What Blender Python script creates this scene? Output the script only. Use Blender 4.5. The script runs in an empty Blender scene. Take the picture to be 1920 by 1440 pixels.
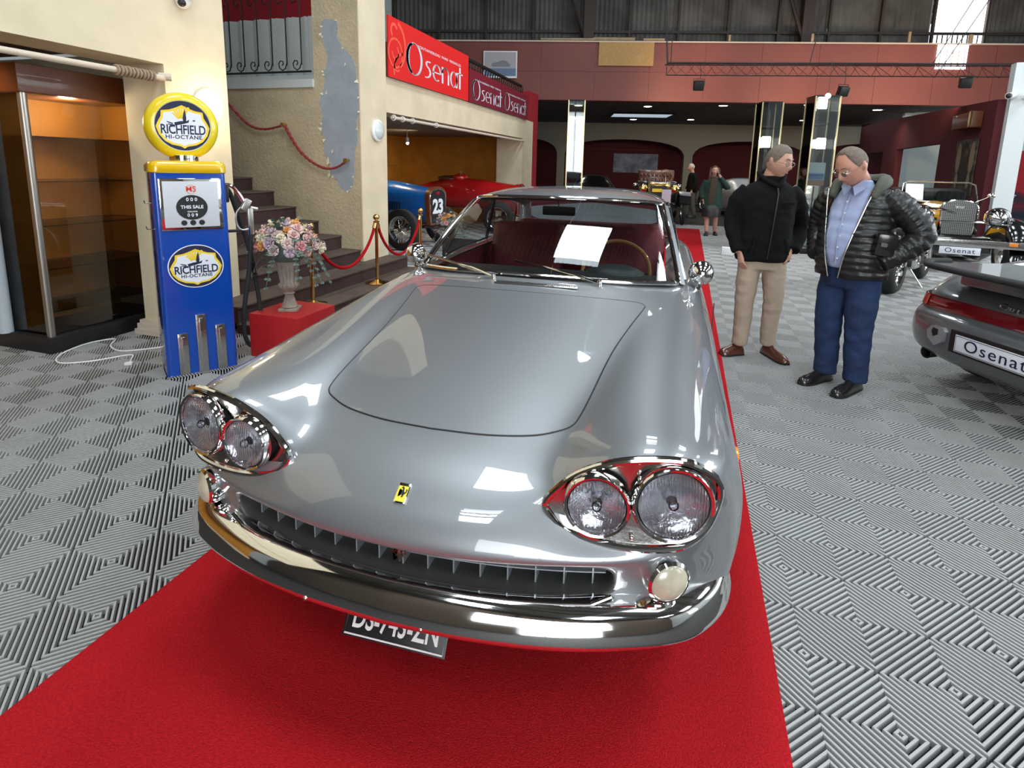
import bpy, bmesh, math, random
import numpy as np
from mathutils import Vector, Matrix, Euler
from mathutils.bvhtree import BVHTree
random.seed(7)
RNG = np.random.default_rng(11)
PI = math.pi
SC = bpy.context.scene
COL = SC.collection

# ---------------------------------------------------------------- camera, world, light, exposure
CAM_H = 1.482
YAW, PITCH, ROLL = -0.302, 0.173, 0.023
FPX = 1039.9
def make_camera():
    cy, sy = math.cos(YAW), math.sin(YAW); cp, sp = math.cos(PITCH), math.sin(PITCH)
    fwd = Vector((sy*cp, cy*cp, -sp)); right = Vector((cy, -sy, 0)); up = right.cross(fwd)
    cr, sr = math.cos(ROLL), math.sin(ROLL)
    r2 = right*cr + up*sr; u2 = right*(-sr) + up*cr
    cam = bpy.data.cameras.new('camera'); o = bpy.data.objects.new('camera', cam); COL.objects.link(o)
    cam.sensor_width = 36.0; cam.lens = 36.0*FPX/1920.0
    cam.shift_y = -(720-493.8)/1920.0; cam.shift_x = 0.0004
    cam.clip_start = 0.05; cam.clip_end = 200
    M = Matrix((r2, u2, -fwd)).transposed().to_4x4(); M.translation = Vector((0, 0, CAM_H))
    o.matrix_world = M
    SC.camera = o
make_camera()
SC.view_settings.view_transform = 'Standard'
SC.view_settings.look = 'None'
SC.view_settings.exposure = 0.3
SC.view_settings.gamma = 1.0
SC.view_settings.use_curve_mapping = False
W = bpy.data.worlds.new('world'); SC.world = W; W.use_nodes = True
bg = W.node_tree.nodes['Background']; bg.inputs[0].default_value = (0.80, 0.90, 1.0, 1); bg.inputs[1].default_value = 1.5

def area_light(name, loc, rot, sx, sy, power, color=(1, 1, 1), spread=180):
    l = bpy.data.lights.new(name, 'AREA'); l.shape = 'RECTANGLE'; l.size = sx; l.size_y = sy; l.energy = power; l.color = color
    l.spread = math.radians(spread)
    o = bpy.data.objects.new(name, l); COL.objects.link(o); o.location = loc; o.rotation_euler = rot
    return o
def spot_light(name, loc, target, power, color, angle=60, blend=0.6, size=0.05):
    l = bpy.data.lights.new(name, 'SPOT'); l.energy = power; l.color = color; l.spot_size = math.radians(angle); l.spot_blend = blend
    l.shadow_soft_size = size
    o = bpy.data.objects.new(name, l); COL.objects.link(o); o.location = loc
    o.rotation_euler = (Vector(target)-Vector(loc)).to_track_quat('-Z', 'Y').to_euler()
    return o
def point_light(name, loc, power, color=(1, .85, .6), size=0.08):
    l = bpy.data.lights.new(name, 'POINT'); l.energy = power; l.color = color; l.shadow_soft_size = size
    o = bpy.data.objects.new(name, l); COL.objects.link(o); o.location = loc
    return o
# daylight through the roof lights (rows of translucent panels in the hall roof)
SKY = (0.90, 0.96, 1.0)
ROOFLIGHTS = [(x, y) for x in (-1.2, 3.2, 8.2) for y in (-3.4, 1.2, 5.8, 10.4)]
for x, y in ROOFLIGHTS:
    area_light('rooflight_daylight', (x, y, 7.25), (0, 0, 0), 1.2, 2.0, 88, SKY)
area_light('doorway_daylight', (2.0, -5.6, 2.6), (math.radians(-90), 0, PI), 5.0, 3.4, 150, SKY, 140)
area_light('side_window_daylight', (11.2, 8.0, 3.2), (0, math.radians(90), 0), 3.0, 8.0, 200, SKY, 150)
# warm floodlights hanging from the truss and the display lights at the glass towers
for loc, tgt in (((0.06, 13.3, 3.25), (0.2, 16.3, 3.3)), ((2.98, 14.0, 3.15), (3.2, 17.0, 3.3)), ((5.37, 14.5, 3.35), (5.6, 17.6, 3.6))):
    spot_light('floodlight_beam', loc, tgt, 250, (1.0, .62, .38), 95, 1.0, .05)

# ---------------------------------------------------------------- materials
def new_mat(name):
    m = bpy.data.materials.new(name); m.use_nodes = True
    return m, m.node_tree, m.node_tree.nodes['Principled BSDF']
def pbr(name, col, rough=.5, metal=0., coat=0., coat_rough=.03, bump=0., bscale=60., var=0., vscale=3., emit=None, estr=0., trans=0., ior=1.5, spec=.5, sheen=0., col2=None):
    m, nt, p = new_mat(name)
    p.inputs['Base Color'].default_value = (*col, 1); p.inputs['Roughness'].default_value = rough
    p.inputs['Metallic'].default_value = metal; p.inputs['Coat Weight'].default_value = coat; p.inputs['Coat Roughness'].default_value = coat_rough
    p.inputs['Transmission Weight'].default_value = trans; p.inputs['IOR'].default_value = ior; p.inputs['Specular IOR Level'].default_value = spec
    p.inputs['Sheen Weight'].default_value = sheen
    if emit: p.inputs['Emission Color'].default_value = (*emit, 1); p.inputs['Emission Strength'].default_value = estr
    if bump or var:
        tc = nt.nodes.new('ShaderNodeTexCoord')
    if bump:
        n = nt.nodes.new('ShaderNodeTexNoise'); n.inputs['Scale'].default_value = bscale; n.inputs['Detail'].default_value = 3
        b = nt.nodes.new('ShaderNodeBump'); b.inputs['Strength'].default_value = bump; b.inputs['Distance'].default_value = .01
        nt.links.new(tc.outputs['Object'], n.inputs['Vector']); nt.links.new(n.outputs['Fac'], b.inputs['Height']); nt.links.new(b.outputs['Normal'], p.inputs['Normal'])
    if var:
        n = nt.nodes.new('ShaderNodeTexNoise'); n.inputs['Scale'].default_value = vscale; n.inputs['Detail'].default_value = 5
        r = nt.nodes.new('ShaderNodeValToRGB'); c2 = col2 or tuple(c*(1-var) for c in col)
        r.color_ramp.elements[0].position = .35; r.color_ramp.elements[1].position = .65
        r.color_ramp.elements[0].color = (*c2, 1); r.color_ramp.elements[1].color = (*col, 1)
        nt.links.new(tc.outputs['Object'], n.inputs['Vector']); nt.links.new(n.outputs['Fac'], r.inputs[0]); nt.links.new(r.outputs[0], p.inputs['Base Color'])
    return m
def glass(name, tint=(1, 1, 1), amount=.12, rough=0.):
    # thin pane: mostly clear with fresnel reflection
    m, nt, p = new_mat(name); nt.nodes.remove(p); out = nt.nodes['Material Output']
    t = nt.nodes.new('ShaderNodeBsdfTransparent'); t.inputs[0].default_value = (*tint, 1)
    g = nt.nodes.new('ShaderNodeBsdfGlossy'); g.inputs['Roughness'].default_value = rough
    fr = nt.nodes.new('ShaderNodeFresnel'); fr.inputs['IOR'].default_value = 1.5
    mx = nt.nodes.new('ShaderNodeMixShader'); ad = nt.nodes.new('ShaderNodeMath'); ad.operation = 'ADD'; ad.inputs[1].default_value = amount; ad.use_clamp = True
    nt.links.new(fr.outputs[0], ad.inputs[0]); nt.links.new(ad.outputs[0], mx.inputs[0]); nt.links.new(t.outputs[0], mx.inputs[1]); nt.links.new(g.outputs[0], mx.inputs[2]); nt.links.new(mx.outputs[0], out.inputs[0])
    return m
M = {}
M['paint'] = pbr('silver_grey_paint', (.26, .275, .29), .42, .65, 1., .02)
M['paint'].node_tree.nodes['Principled BSDF'].inputs['Coat IOR'].default_value = 1.75
M['chrome'] = pbr('chrome', (.83, .82, .80), .06, 1.)
M['chrome_dull'] = pbr('dull_chrome', (.62, .61, .58), .2, 1., bump=.15, bscale=30)
M['black'] = pbr('black_plastic', (.012, .012, .013), .45)
M['rubber'] = pbr('rubber', (.018, .018, .018), .75, bump=.2, bscale=80)
M['grille_dark'] = pbr('dark_grille_tray', (.085, .085, .08), .5, .3)
M['grille_metal'] = pbr('grille_aluminium', (.62, .65, .70), .35, .7)
M['glass'] = glass('clear_glass', (.86, .9, .9), .04)
M['case_glass'] = glass('showcase_glass', (.97, .97, .97), -.02)
M['lens'] = glass('lamp_lens_glass', (.97, .97, 1.), .10, .05)
M['leather_red'] = pbr('dark_red_leather', (.26, .030, .045), .5, var=.3, vscale=9)
M['dash'] = pbr('dashboard_black', (.03, .035, .035), .5)
M['headliner'] = pbr('headlining', (.35, .33, .30), .9)
M['wood'] = pbr('steering_wheel_wood', (.28, .13, .04), .3, coat=.6)
M['amber'] = pbr('amber_lens', (.9, .28, .03), .2, coat=1., emit=(.9, .3, .05), estr=.0)
M['cream_lens'] = pbr('clouded_lens', (.55, .50, .38), .25, coat=1., var=.25, vscale=25)
M['yellow_badge'] = pbr('yellow_enamel', (.85, .68, .06), .3, coat=.8)
M['white_paint'] = pbr('white_paint', (.80, .80, .80), .5)
M['plate_black'] = pbr('black_number_plate', (.012, .012, .014), .35)
M['carpet'] = pbr('red_carpet', (.50, .010, .016), .95, bump=.7, bscale=260, var=.25, vscale=140, sheen=.0, spec=.15)
M['rib'] = pbr('grey_floor_rib', (.41, .41, .40), .5, var=.16, vscale=2.2)
M['underfloor'] = pbr('dark_underfloor', (.012, .011, .011), .9)
M['blue_paint'] = pbr('blue_enamel', (.0, .055, .37), .25, coat=.8)
M['yellow_paint'] = pbr('yellow_enamel_gloss', (.80, .47, .0), .25, coat=.8)
M['yellow_rim'] = pbr('yellow_rim', (.78, .60, .01), .3, coat=.5)
M['navy'] = pbr('dark_navy_print', (.012, .012, .05), .5)
M['orange_print'] = pbr('orange_print', (.85, .38, .02), .5)
M['yellow_print'] = pbr('yellow_print', (.88, .62, .03), .5)
M['white_print'] = pbr('white_print', (.78, .80, .86), .45)
M['brass'] = pbr('polished_brass', (.72, .45, .16), .12, 1.)
M['velvet'] = pbr('red_velvet_rope', (.36, .003, .006), .85, bump=.3, bscale=200, spec=.15)
M['rope_red'] = pbr('dull_red_rope', (.30, .035, .035), .8, bump=.4, bscale=150)

# ---------------------------------------------------------------- mesh helpers
def mesh_from(name, verts, faces, smooth=True):
    me = bpy.data.meshes.new(name); me.from_pydata([tuple(v) for v in verts], [], [tuple(f) for f in faces]); me.update()
    if smooth: me.polygons.foreach_set('use_smooth', [True]*len(me.polygons))
    return me
def link(name, me, parent=None, loc=None, rot=None):
    o = bpy.data.objects.new(name, me); COL.objects.link(o)
    if parent: o.parent = parent
    if loc is not None: o.location = loc
    if rot is not None: o.rotation_euler = rot
    return o
def tag(o, label=None, cat=None, group=None, kind=None):
    if label: o['label'] = label
    if cat: o['category'] = cat
    if group: o['group'] = group
    if kind: o['kind'] = kind
    return o
def thing(name, label, cat, loc=(0, 0, 0), rotz=0., group=None, scale=1.):
    o = bpy.data.objects.new(name, None); COL.objects.link(o); o.location = loc; o.rotation_euler = (0, 0, rotz); o.scale = (scale,)*3
    return tag(o, label, cat, group)
def finish(me, ang=35):
    # smooth faces with sharp edges by angle
    me.polygons.foreach_set('use_smooth', [True]*len(me.polygons))
    bm = bmesh.new(); bm.from_mesh(me); a = math.radians(ang)
    for e in bm.edges:
        if len(e.link_faces) == 2 and e.calc_face_angle(0) > a: e.smooth = False
        elif len(e.link_faces) != 2: e.smooth = False
    bm.to_mesh(me); bm.free()
class MB:
    """collects shapes into one mesh"""
    def __init__(s): s.v = []; s.f = []; s.mi = []; s.cur = 0; s.mats = []
    def use(s, m):
        if m not in s.mats: s.mats.append(m)
        s.cur = s.mats.index(m); return s
    def add(s, vs, fs):
        b = len(s.v); s.v += [tuple(v) for v in vs]; s.f += [tuple(i+b for i in f) for f in fs]; s.mi += [s.cur]*len(fs); return s
    def box(s, c, d, rot=None, bev=0.):
        x, y, z = (k/2 for k in d)
        if bev:
            bm = bmesh.new(); bmesh.ops.create_cube(bm, size=1); bmesh.ops.scale(bm, vec=d, verts=bm.verts)
            bmesh.ops.bevel(bm, geom=list(bm.edges), offset=bev, segments=2, affect='EDGES', profile=.6)
            vs = [v.co.copy() for v in bm.verts]; bm.verts.index_update(); fs = [[v.index for v in f.verts] for f in bm.faces]; bm.free()
        else:
            vs = [Vector((a*x, b*y, e*z)) for a in (-1, 1) for b in (-1, 1) for e in (-1, 1)]
            fs = [(0, 1, 3, 2), (4, 6, 7, 5), (0, 4, 5, 1), (2, 3, 7, 6), (0, 2, 6, 4), (1, 5, 7, 3)]
        if rot is not None: R = Euler(rot).to_matrix(); vs = [R @ v for v in vs]
        c = Vector(c); return s.add([v+c for v in vs], fs)
    def cyl(s, a, b, r, n=16, r2=None, caps=True):
        a, b = Vector(a), Vector(b); d = (b-a).normalized(); r2 = r if r2 is None else r2
        t = Vector((0, 0, 1)) if abs(d.z) < .9 else Vector((1, 0, 0)); u = d.cross(t).normalized(); w = d.cross(u)
        vs = []
        for k, (p, rr) in enumerate(((a, r), (b, r2))):
            vs += [p+(u*math.cos(2*PI*i/n)+w*math.sin(2*PI*i/n))*rr for i in range(n)]
        fs = [(i, (i+1) % n, n+(i+1) % n, n+i) for i in range(n)]
        if caps: fs += [tuple(range(n-1, -1, -1)), tuple(range(n, 2*n))]
        return s.add(vs, fs)
    def tube(s, pts, r, n=8, closed=False, flat=1., up=None):
        pts = [Vector(p) for p in pts]; m = len(pts); rs = r if hasattr(r, '__len__') else [r]*m
        vs = []; prev = None
        for i, p in enumerate(pts):
            if closed: d = pts[(i+1) % m]-pts[i-1]
            else: d = pts[min(i+1, m-1)]-pts[max(i-1, 0)]
            if d.length < 1e-9: d = Vector((0, 0, 1))
            d.normalize()
            if up is not None: u = Vector(up)
            elif prev is None: u = Vector((0, 0, 1)) if abs(d.z) < .9 else Vector((1, 0, 0))
            else: u = prev
            u = (u-d*u.dot(d)).normalized(); prev = u; w = d.cross(u)
            vs += [p+(w*math.cos(2*PI*k/n)+u*math.sin(2*PI*k/n)*flat)*rs[i] for k in range(n)]
        fs = []
        for i in range(m if closed else m-1):
            a = i*n; b = ((i+1) % m)*n
            fs += [(a+k, a+(k+1) % n, b+(k+1) % n, b+k) for k in range(n)]
        if not closed: fs += [tuple(range(n-1, -1, -1)), tuple((m-1)*n+k for k in range(n))]
        return s.add(vs, fs)
    def lathe(s, prof, n=24, c=(0, 0, 0), axis='z', caps=True):
        vs = []; c = Vector(c)
        for r, z in prof:
            for i in range(n):
                a = 2*PI*i/n; x, y = r*math.cos(a), r*math.sin(a)
                vs.append(c+(Vector((x, y, z)) if axis == 'z' else Vector((x, -z, y)) if axis == 'y' else Vector((z, x, y))))
        m = len(prof); fs = []
        for j in range(m-1):
            fs += [(j*n+i, j*n+(i+1) % n, (j+1)*n+(i+1) % n, (j+1)*n+i) for i in range(n)]
        if caps: fs += [tuple(range(n-1, -1, -1)), tuple((m-1)*n+i for i in range(n))]
        return s.add(vs, fs)
    def ball(s, c, r, n=12, sc=(1, 1, 1), rot=None):
        prof = [(max(math.sin(PI*j/n), 1e-4)*r, -math.cos(PI*j/n)*r) for j in range(n+1)]
        k = len(s.v); s.lathe(prof, n*2); R = Euler(rot).to_matrix() if rot is not None else None; c = Vector(c)
        for i in range(k, len(s.v)):
            v = Vector(s.v[i]); v = Vector((v.x*sc[0], v.y*sc[1], v.z*sc[2])); v = R @ v if R else v; s.v[i] = tuple(v+c)
        return s
    def prism(s, poly, z0, z1, M4=None):
        n = len(poly); vs = [Vector((x, y, z0)) for x, y in poly]+[Vector((x, y, z1)) for x, y in poly]
        if M4 is not None: vs = [M4 @ v for v in vs]
        fs = [(i, (i+1) % n, n+(i+1) % n, n+i) for i in range(n)]+[tuple(range(n-1, -1, -1)), tuple(range(n, 2*n))]
        return s.add(vs, fs)
    def grid(s, P, close_u=False, close_v=False):
        a = len(P); b = len(P[0]); vs = [p for row in P for p in row]; fs = []
        for i in range(a if close_u else a-1):
            for j in range(b if close_v else b-1):
                fs.append((i*b+j, i*b+(j+1) % b, ((i+1) % a)*b+(j+1) % b, ((i+1) % a)*b+j))
        return s.add(vs, fs)
    def xf(s, M4, start=0):
        for i in range(start, len(s.v)): s.v[i] = tuple(M4 @ Vector(s.v[i]))
        return s
    def mesh(s, name, mat=None, ang=35, fix=True):
        me = bpy.data.meshes.new(name); me.from_pydata(s.v, [], s.f)
        ms = s.mats or [mat]
        for m in ms: me.materials.append(m)
        if s.mats: me.polygons.foreach_set('material_index', s.mi)
        me.update()
        if fix:
            bm = bmesh.new(); bm.from_mesh(me); bmesh.ops.recalc_face_normals(bm, faces=bm.faces); bm.to_mesh(me); bm.free()
        finish(me, ang); return me
    def build(s, name, mat=None, parent=None, loc=None, rot=None, ang=35, fix=True):
        return link(name, s.mesh(name, mat, ang, fix), parent, loc, rot)
def structure(name, mb, mat, parent=None, **k):
    o = mb.build(name, mat, parent, **k)
    if parent is None: o['kind'] = 'structure'
    return o
def evaluated(me, mods):
    o = bpy.data.objects.new('work', me); COL.objects.link(o)
    for t, kw in mods:
        m = o.modifiers.new(t, t)
        for k, v in kw.items(): setattr(m, k, v)
    dg = bpy.context.evaluated_depsgraph_get(); dg.update()
    r = bpy.data.meshes.new_from_object(o.evaluated_get(dg), depsgraph=dg)
    bpy.data.objects.remove(o); return r
def subdiv(verts, faces, lvl=2):
    me = mesh_from('work', verts, faces); return evaluated(me, [('SUBSURF', dict(levels=lvl, render_levels=lvl))])
def arrays(me):
    v = np.empty(len(me.vertices)*3); me.vertices.foreach_get('co', v); v = v.reshape(-1, 3)
    f = [tuple(p.vertices) for p in me.polygons]; return v, f
def copy_tree(o, parent=None):
    c = o.copy(); COL.objects.link(c)
    if parent: c.parent = parent
    for ch in list(o.children): copy_tree(ch, c)
    return c
def text_mesh(body, size, extr=.001, offset=0., sx=1., space=1.):
    cu = bpy.data.curves.new('lettering', 'FONT'); cu.body = body; cu.size = size; cu.extrude = extr; cu.offset = offset
    cu.align_x = 'CENTER'; cu.align_y = 'CENTER'; cu.space_character = space; cu.resolution_u = 4
    o = bpy.data.objects.new('work', cu); COL.objects.link(o)
    dg = bpy.context.evaluated_depsgraph_get(); dg.update()
    me = bpy.data.meshes.new_from_object(o.evaluated_get(dg), depsgraph=dg); bpy.data.objects.remove(o)
    if sx != 1.: me.transform(Matrix.Diagonal((sx, 1, 1, 1)))
    return me
def text(body, size, mat, parent, loc, rot, extr=.001, offset=0., sx=1., space=1., name='lettering'):
    me = text_mesh(body, size, extr, offset, sx, space); me.materials.clear(); me.materials.append(mat)
    return link(name, me, parent, loc, rot)
def ring_pts(c, r, n=32, plane='xz', sx=1., sz=1.):
    out = []
    for i in range(n):
        a = 2*PI*i/n; u, v = r*sx*math.cos(a), r*sz*math.sin(a)
        out.append({'xz': (c[0]+u, c[1], c[2]+v), 'xy': (c[0]+u, c[1]+v, c[2]), 'yz': (c[0], c[1]+u, c[2]+v)}[plane])
    return out
def crom(pts, n=8, closed=False):
    """Catmull-Rom through points"""
    P = [np.array(p, float) for p in pts]; m = len(P); out = []
    for i in range(m if closed else m-1):
        if closed: a, b, c, d = P[i-1], P[i], P[(i+1) % m], P[(i+2) % m]
        else: a, b, c, d = P[max(i-1, 0)], P[i], P[i+1], P[min(i+2, m-1)]
        for k in range(n):
            t = k/n; out.append(.5*((2*b)+(c-a)*t+(2*a-5*b+4*c-d)*t*t+(3*b-a-3*c+d)*t**3))
    if not closed: out.append(P[-1])
    return [tuple(p) for p in out]

# ---------------------------------------------------------------- floor of ribbed 40 cm tiles
GX, GY, CELL = 0.054, 0.120, 0.2
def rib_tile():
    mb = MB(); n = 16; pitch = CELL*2/(n)   # ribs measured along the cell's other diagonal
    h = .020
    for a in (0, 1):
        for b in (0, 1):
            x0, y0 = a*CELL, b*CELL; par = (a+b) % 2
            for k in range(n):
                # ribs run along (1,1) [par 1] or (1,-1) [par 0]: x-y = c  or x+y = c
                c = (k+.5)*pitch-CELL if par else (k+.5)*pitch
                w = pitch*.23
                def seg(cc):
                    if par:
                        xa, xb = max(0, cc), min(CELL, CELL+cc); return (xa, xa-cc), (xb, xb-cc)
                    xa, xb = max(0, cc-CELL), min(CELL, cc); return (xa, cc-xa), (xb, cc-xb)
                p0, p1 = seg(max(min(c-w, (CELL if par else 2*CELL)-1e-4), (-CELL if par else 0)+1e-4))
                q0, q1 = seg(max(min(c+w, (CELL if par else 2*CELL)-1e-4), (-CELL if par else 0)+1e-4))
                e = .0007
                top = [p0, p1, q1, q0]; nx = (q0[0]+q1[0]-p0[0]-p1[0]); ny = (q0[1]+q1[1]-p0[1]-p1[1]); l = math.hypot(nx, ny)+1e-9; nx /= l; ny /= l
                vs = [(x0+p0[0], y0+p0[1], -h), (x0+p1[0], y0+p1[1], -h), (x0+p0[0]+nx*e, y0+p0[1]+ny*e, -.0002), (x0+p1[0]+nx*e, y0+p1[1]+ny*e, -.0002),
                      (x0+q0[0]-nx*e, y0+q0[1]-ny*e, -.0002), (x0+q1[0]-nx*e, y0+q1[1]-ny*e, -.0002), (x0+q0[0], y0+q0[1], -h), (x0+q1[0], y0+q1[1], -h)]
                mb.add(vs, [(0, 1, 3, 2), (2, 3, 5, 4), (4, 5, 7, 6)])
    return mb
mb = MB().box((2.5, 10, -.070), (23, 40, .1)); FLOOR = structure('floor', mb, M['underfloor'])
tile_mb = rib_tile(); tile_me = bpy.data.meshes.new('floor_tile'); tile_me.from_pydata(tile_mb.v, [], tile_mb.f); tile_me.materials.append(M['rib']); tile_me.update()
# flip faces pointing down
bm = bmesh.new(); bm.from_mesh(tile_me)
for f in bm.faces:
    if f.normal.z < 0: f.normal_flip()
bm.to_mesh(tile_me); bm.free()
def cam_px(p):
    q = SC.camera.matrix_world.inverted() @ Vector(p)
    if q.z > -.05: return None
    return 960+FPX*q.x/-q.z, 493.8-FPX*q.y/-q.z, -q.z
cand = []
for i in range(-16, 26):
    for j in range(0, 40):
        x = GX+i*.4; y = GY+j*.4
        if x > -1.62 and x+.4 < .34 and y+.4 < 14.9: continue
        if x < -8.5 or x > 10.5: continue
        p = cam_px((x+.2, y+.2, 0))
        if p is None: continue
        vis = -260 < p[0] < 2180 and p[1] < 1700
        if not vis: continue
        hidden = (x < -4.6 and y > 3.4 and y < 6.2)
        cand.append((p[2] if not hidden else 99, x, y))
cand.sort()
for d, x, y in cand[:300]:
    o = bpy.data.objects.new('floor_tile', tile_me); COL.objects.link(o); o.parent = FLOOR; o.location = (x, y, 0)
v0 = np.array(tile_mb.v); f0 = np.array([tuple(p.vertices) for p in tile_me.polygons]); rest = cand[300:]
V = np.concatenate([v0+np.array([x, y, 0]) for _, x, y in rest]); Fa = np.concatenate([f0+k*len(v0) for k in range(len(rest))])
me = bpy.data.meshes.new('floor_tiles_far'); me.vertices.add(len(V)); me.vertices.foreach_set('co', V.ravel())
me.loops.add(Fa.size); me.loops.foreach_set('vertex_index', Fa.ravel().astype(np.int32)); me.polygons.add(len(Fa))
me.polygons.foreach_set('loop_start', np.arange(0, Fa.size, 4, dtype=np.int32)); me.polygons.foreach_set('loop_total', np.full(len(Fa), 4, dtype=np.int32))
me.update(calc_edges=True); me.validate(); me.materials.append(M['rib'])
o = link('floor_tile_field', me, FLOOR); o['kind'] = 'stuff'

# carpet runner
mb = MB().box((-.643, 7.3, .004), (2.005, 15.3, .008)); tag(mb.build('red_carpet', M['carpet']), 'long red carpet runner lying under the silver grey car', 'carpet')

# ---------------------------------------------------------------- the silver grey coupe
CAR = thing('car', 'silver grey classic coupe with four round headlamps parked on the red carpet', 'car', (-.614, 1.032, 0), .038)
def body_control():
    """rows of (w, s, z) from the centre outwards and down the side"""
    lip = [(0, .015, .592), (.2, .024, .594), (.37, .055, .598), (.45, .075, .600), (.56, .105, .603), (.67, .150, .607), (.745, .225, .615),
           (.750, .235, .575), (.745, .240, .482), (.742, .245, .458), (.725, .27, .36), (.69, .32, .26)]
    r1 = [(0, .045, .648), (.2, .055, .65), (.352, .092, .655), (.43, .125, .640), (.56, .140, .630), (.675, .16, .638), (.765, .235, .675),
          (.795, .29, .60), (.800, .30, .50), (.795, .31, .44), (.775, .34, .35), (.73, .38, .26)]
    r2 = [(0, .12, .706), (.2, .13, .707), (.348, .155, .712), (.405, .138, .735), (.545, .138, .79), (.665, .148, .80), (.775, .235, .755),
          (.812, .34, .62), (.818, .36, .51), (.812, .37, .43), (.795, .40, .35), (.75, .45, .25)]
    r3 = [(0, .20, .745), (.2, .21, .745), (.352, .23, .738), (.415, .175, .785), (.545, .138, .846), (.655, .152, .852), (.758, .255, .802),
          (.825, .42, .64), (.832, .45, .52), (.828, .46, .43), (.81, .48, .34), (.765, .52, .25)]
    rows = [lip, r1, r2, r3]
    spec = [  # s,  c0..c3 (w,z) , c4, c5, c6
        (.30, [(0, .776), (.2, .777), (.368, .772), (.432, .818), (.55, .850), (.66, .850), (.775, .80)]),
        (.50, [(0, .818), (.21, .818), (.398, .808), (.462, .840), (.56, .862), (.67, .860), (.788, .80)]),
        (.80, [(0, .862), (.22, .861), (.43, .848), (.49, .868), (.58, .884), (.68, .880), (.80, .815)]),
        (1.10, [(0, .897), (.24, .895), (.475, .880), (.53, .892), (.605, .903), (.69, .898), (.81, .835)]),
        (1.34, [(0, .923), (.26, .921), (.52, .908), (.57, .914), (.63, .918), (.70, .912), (.815, .85)])]
    side = {.30: .44, .50: .6, .80: .86, 1.10: 1.12, 1.34: 1.36}
    for s, c in spec:
        row = [(w, s, z) for w, z in c]; sd = side[s]
        row += [(.838, sd, .66), (.845, sd, .55), (.84, sd, .45), (.825, sd, .34), (.78, sd, .24)]; rows.append(row)
    cowl = [(0, 1.50, .950), (.28, 1.525, .948), (.545, 1.60, .938), (.60, 1.645, .934), (.655, 1.69, .932), (.72, 1.70, .925), (.815, 1.70, .862),
            (.84, 1.7, .68), (.848, 1.7, .56), (.842, 1.7, .45), (.825, 1.7, .34), (.78, 1.7, .24)]
    rows.append(cowl)
    for s, zc in ((1.95, .95), (2.5, .955), (3.1, .955), (3.55, .955)):
        rows.append([(0, s, zc), (.28, s, zc), (.545, s, .95), (.61, s, .948), (.655, s, .94), (.735, s, .925), (.815, s, .87),
                     (.84, s, .70), (.85, s, .57), (.845, s, .45), (.825, s, .33), (.79, s, .24)])
    for s, zc, k in ((3.85, .945, 1.), (4.3, .90, .97), (4.62, .83, .92)):
        rows.append([(0, s, zc), (.28, s, zc), (.53*k, s, zc-.01), (.60*k, s, zc-.01), (.65*k, s, zc-.015), (.72*k, s, zc-.035), (.80*k, s, zc-.09),
                     (.83*k, s, .68), (.835*k, s, .57), (.83*k, s, .47), (.81*k, s, .38), (.76*k, s, .30)])
    rows.append([(0, 4.72, .76), (.28, 4.715, .76), (.46, 4.70, .75), (.54, 4.69, .745), (.58, 4.68, .74), (.64, 4.66, .72), (.70, 4.63, .69),
                 (.72, 4.63, .62), (.72, 4.63, .55), (.71, 4.62, .47), (.69, 4.6, .40), (.64, 4.55, .33)])
    return rows
def build_body():
    rows = body_control(); n = 12; vid = {}; verts = []; faces = []
    def vv(key, p):
        if key not in vid: vid[key] = len(verts); verts.append(p)
        return vid[key]
    def V(r, j):  # signed column
        w, s, z = rows[r][abs(j)]
        if j == 0: return vv((r, 0), (0, s, z))
        return vv((r, j), (math.copysign(w, j), s, z))
    R = len(rows); hole = set()
    for r in range(R-1):
        for j in range(-(n-1), n-1):
            if 9 <= r <= 12 and -3 <= j < 3: continue     # cabin opening
            faces.append((V(r, j), V(r, j+1), V(r+1, j+1), V(r+1, j)))
    # front face under the lip: levels k = 0..4 below lip, columns 0..5, corner column 6 = lip row columns 7..11
    F = {1: [(0, .022, .570), (.2, .031, .572), (.36, .062, .575), (.45, .085, .577), (.525, .108, .572), (.665, .158, .575)],
         2: [(0, .034, .484), (.2, .043, .486), (.36, .074, .488), (.45, .098, .49), (.520, .120, .497), (.655, .165, .488)],
         3: [(0, .024, .462), (.2, .033, .464), (.36, .065, .466), (.45, .09, .467), (.54, .122, .468), (.655, .170, .466)],
         4: [(0, .07, .38), (.2, .078, .38), (.36, .105, .38), (.45, .13, .38), (.54, .155, .38), (.65, .20, .375)],
         5: [(0, .18, .27), (.2, .185, .27), (.36, .20, .27), (.45, .22, .27), (.54, .24, .27), (.64, .27, .265)]}
    def Fv(k, j):
        if k == 0: return V(0, j)
        if abs(j) == 6: return V(0, int(math.copysign(6+k, j)))
        w, s, z = F[k][abs(j)]
        return vv(('f', k, j), (0 if j == 0 else math.copysign(w, j), s, z))
    for k in range(5):
        for j in range(-6, 6):
            if k == 1 and -4 <= j < 4: continue
            faces.append((Fv(k, j), Fv(k+1, j), Fv(k+1, j+1), Fv(k, j+1)))
    top = [Fv(1, j) for j in range(-4, 5)]; bot = [Fv(2, j) for j in range(4, -5, -1)]; loop = top+bot
    cz = .53
    for depth, sh in ((.010, .995), (.17, .96)):
        new = []
        for q in loop:
            x, y, z = verts[q]; verts.append((x*sh, y+depth, cz+(z-cz)*(.98 if depth < .05 else .9))); new.append(len(verts)-1)
        m = len(loop)
        for i in range(m): faces.append((loop[i], new[i], new[(i+1) % m], loop[(i+1) % m]))
        loop = new
    me = subdiv(verts, faces, 3)
    v, f = arrays(me); return v, f
bv, bf = build_body()
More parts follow.
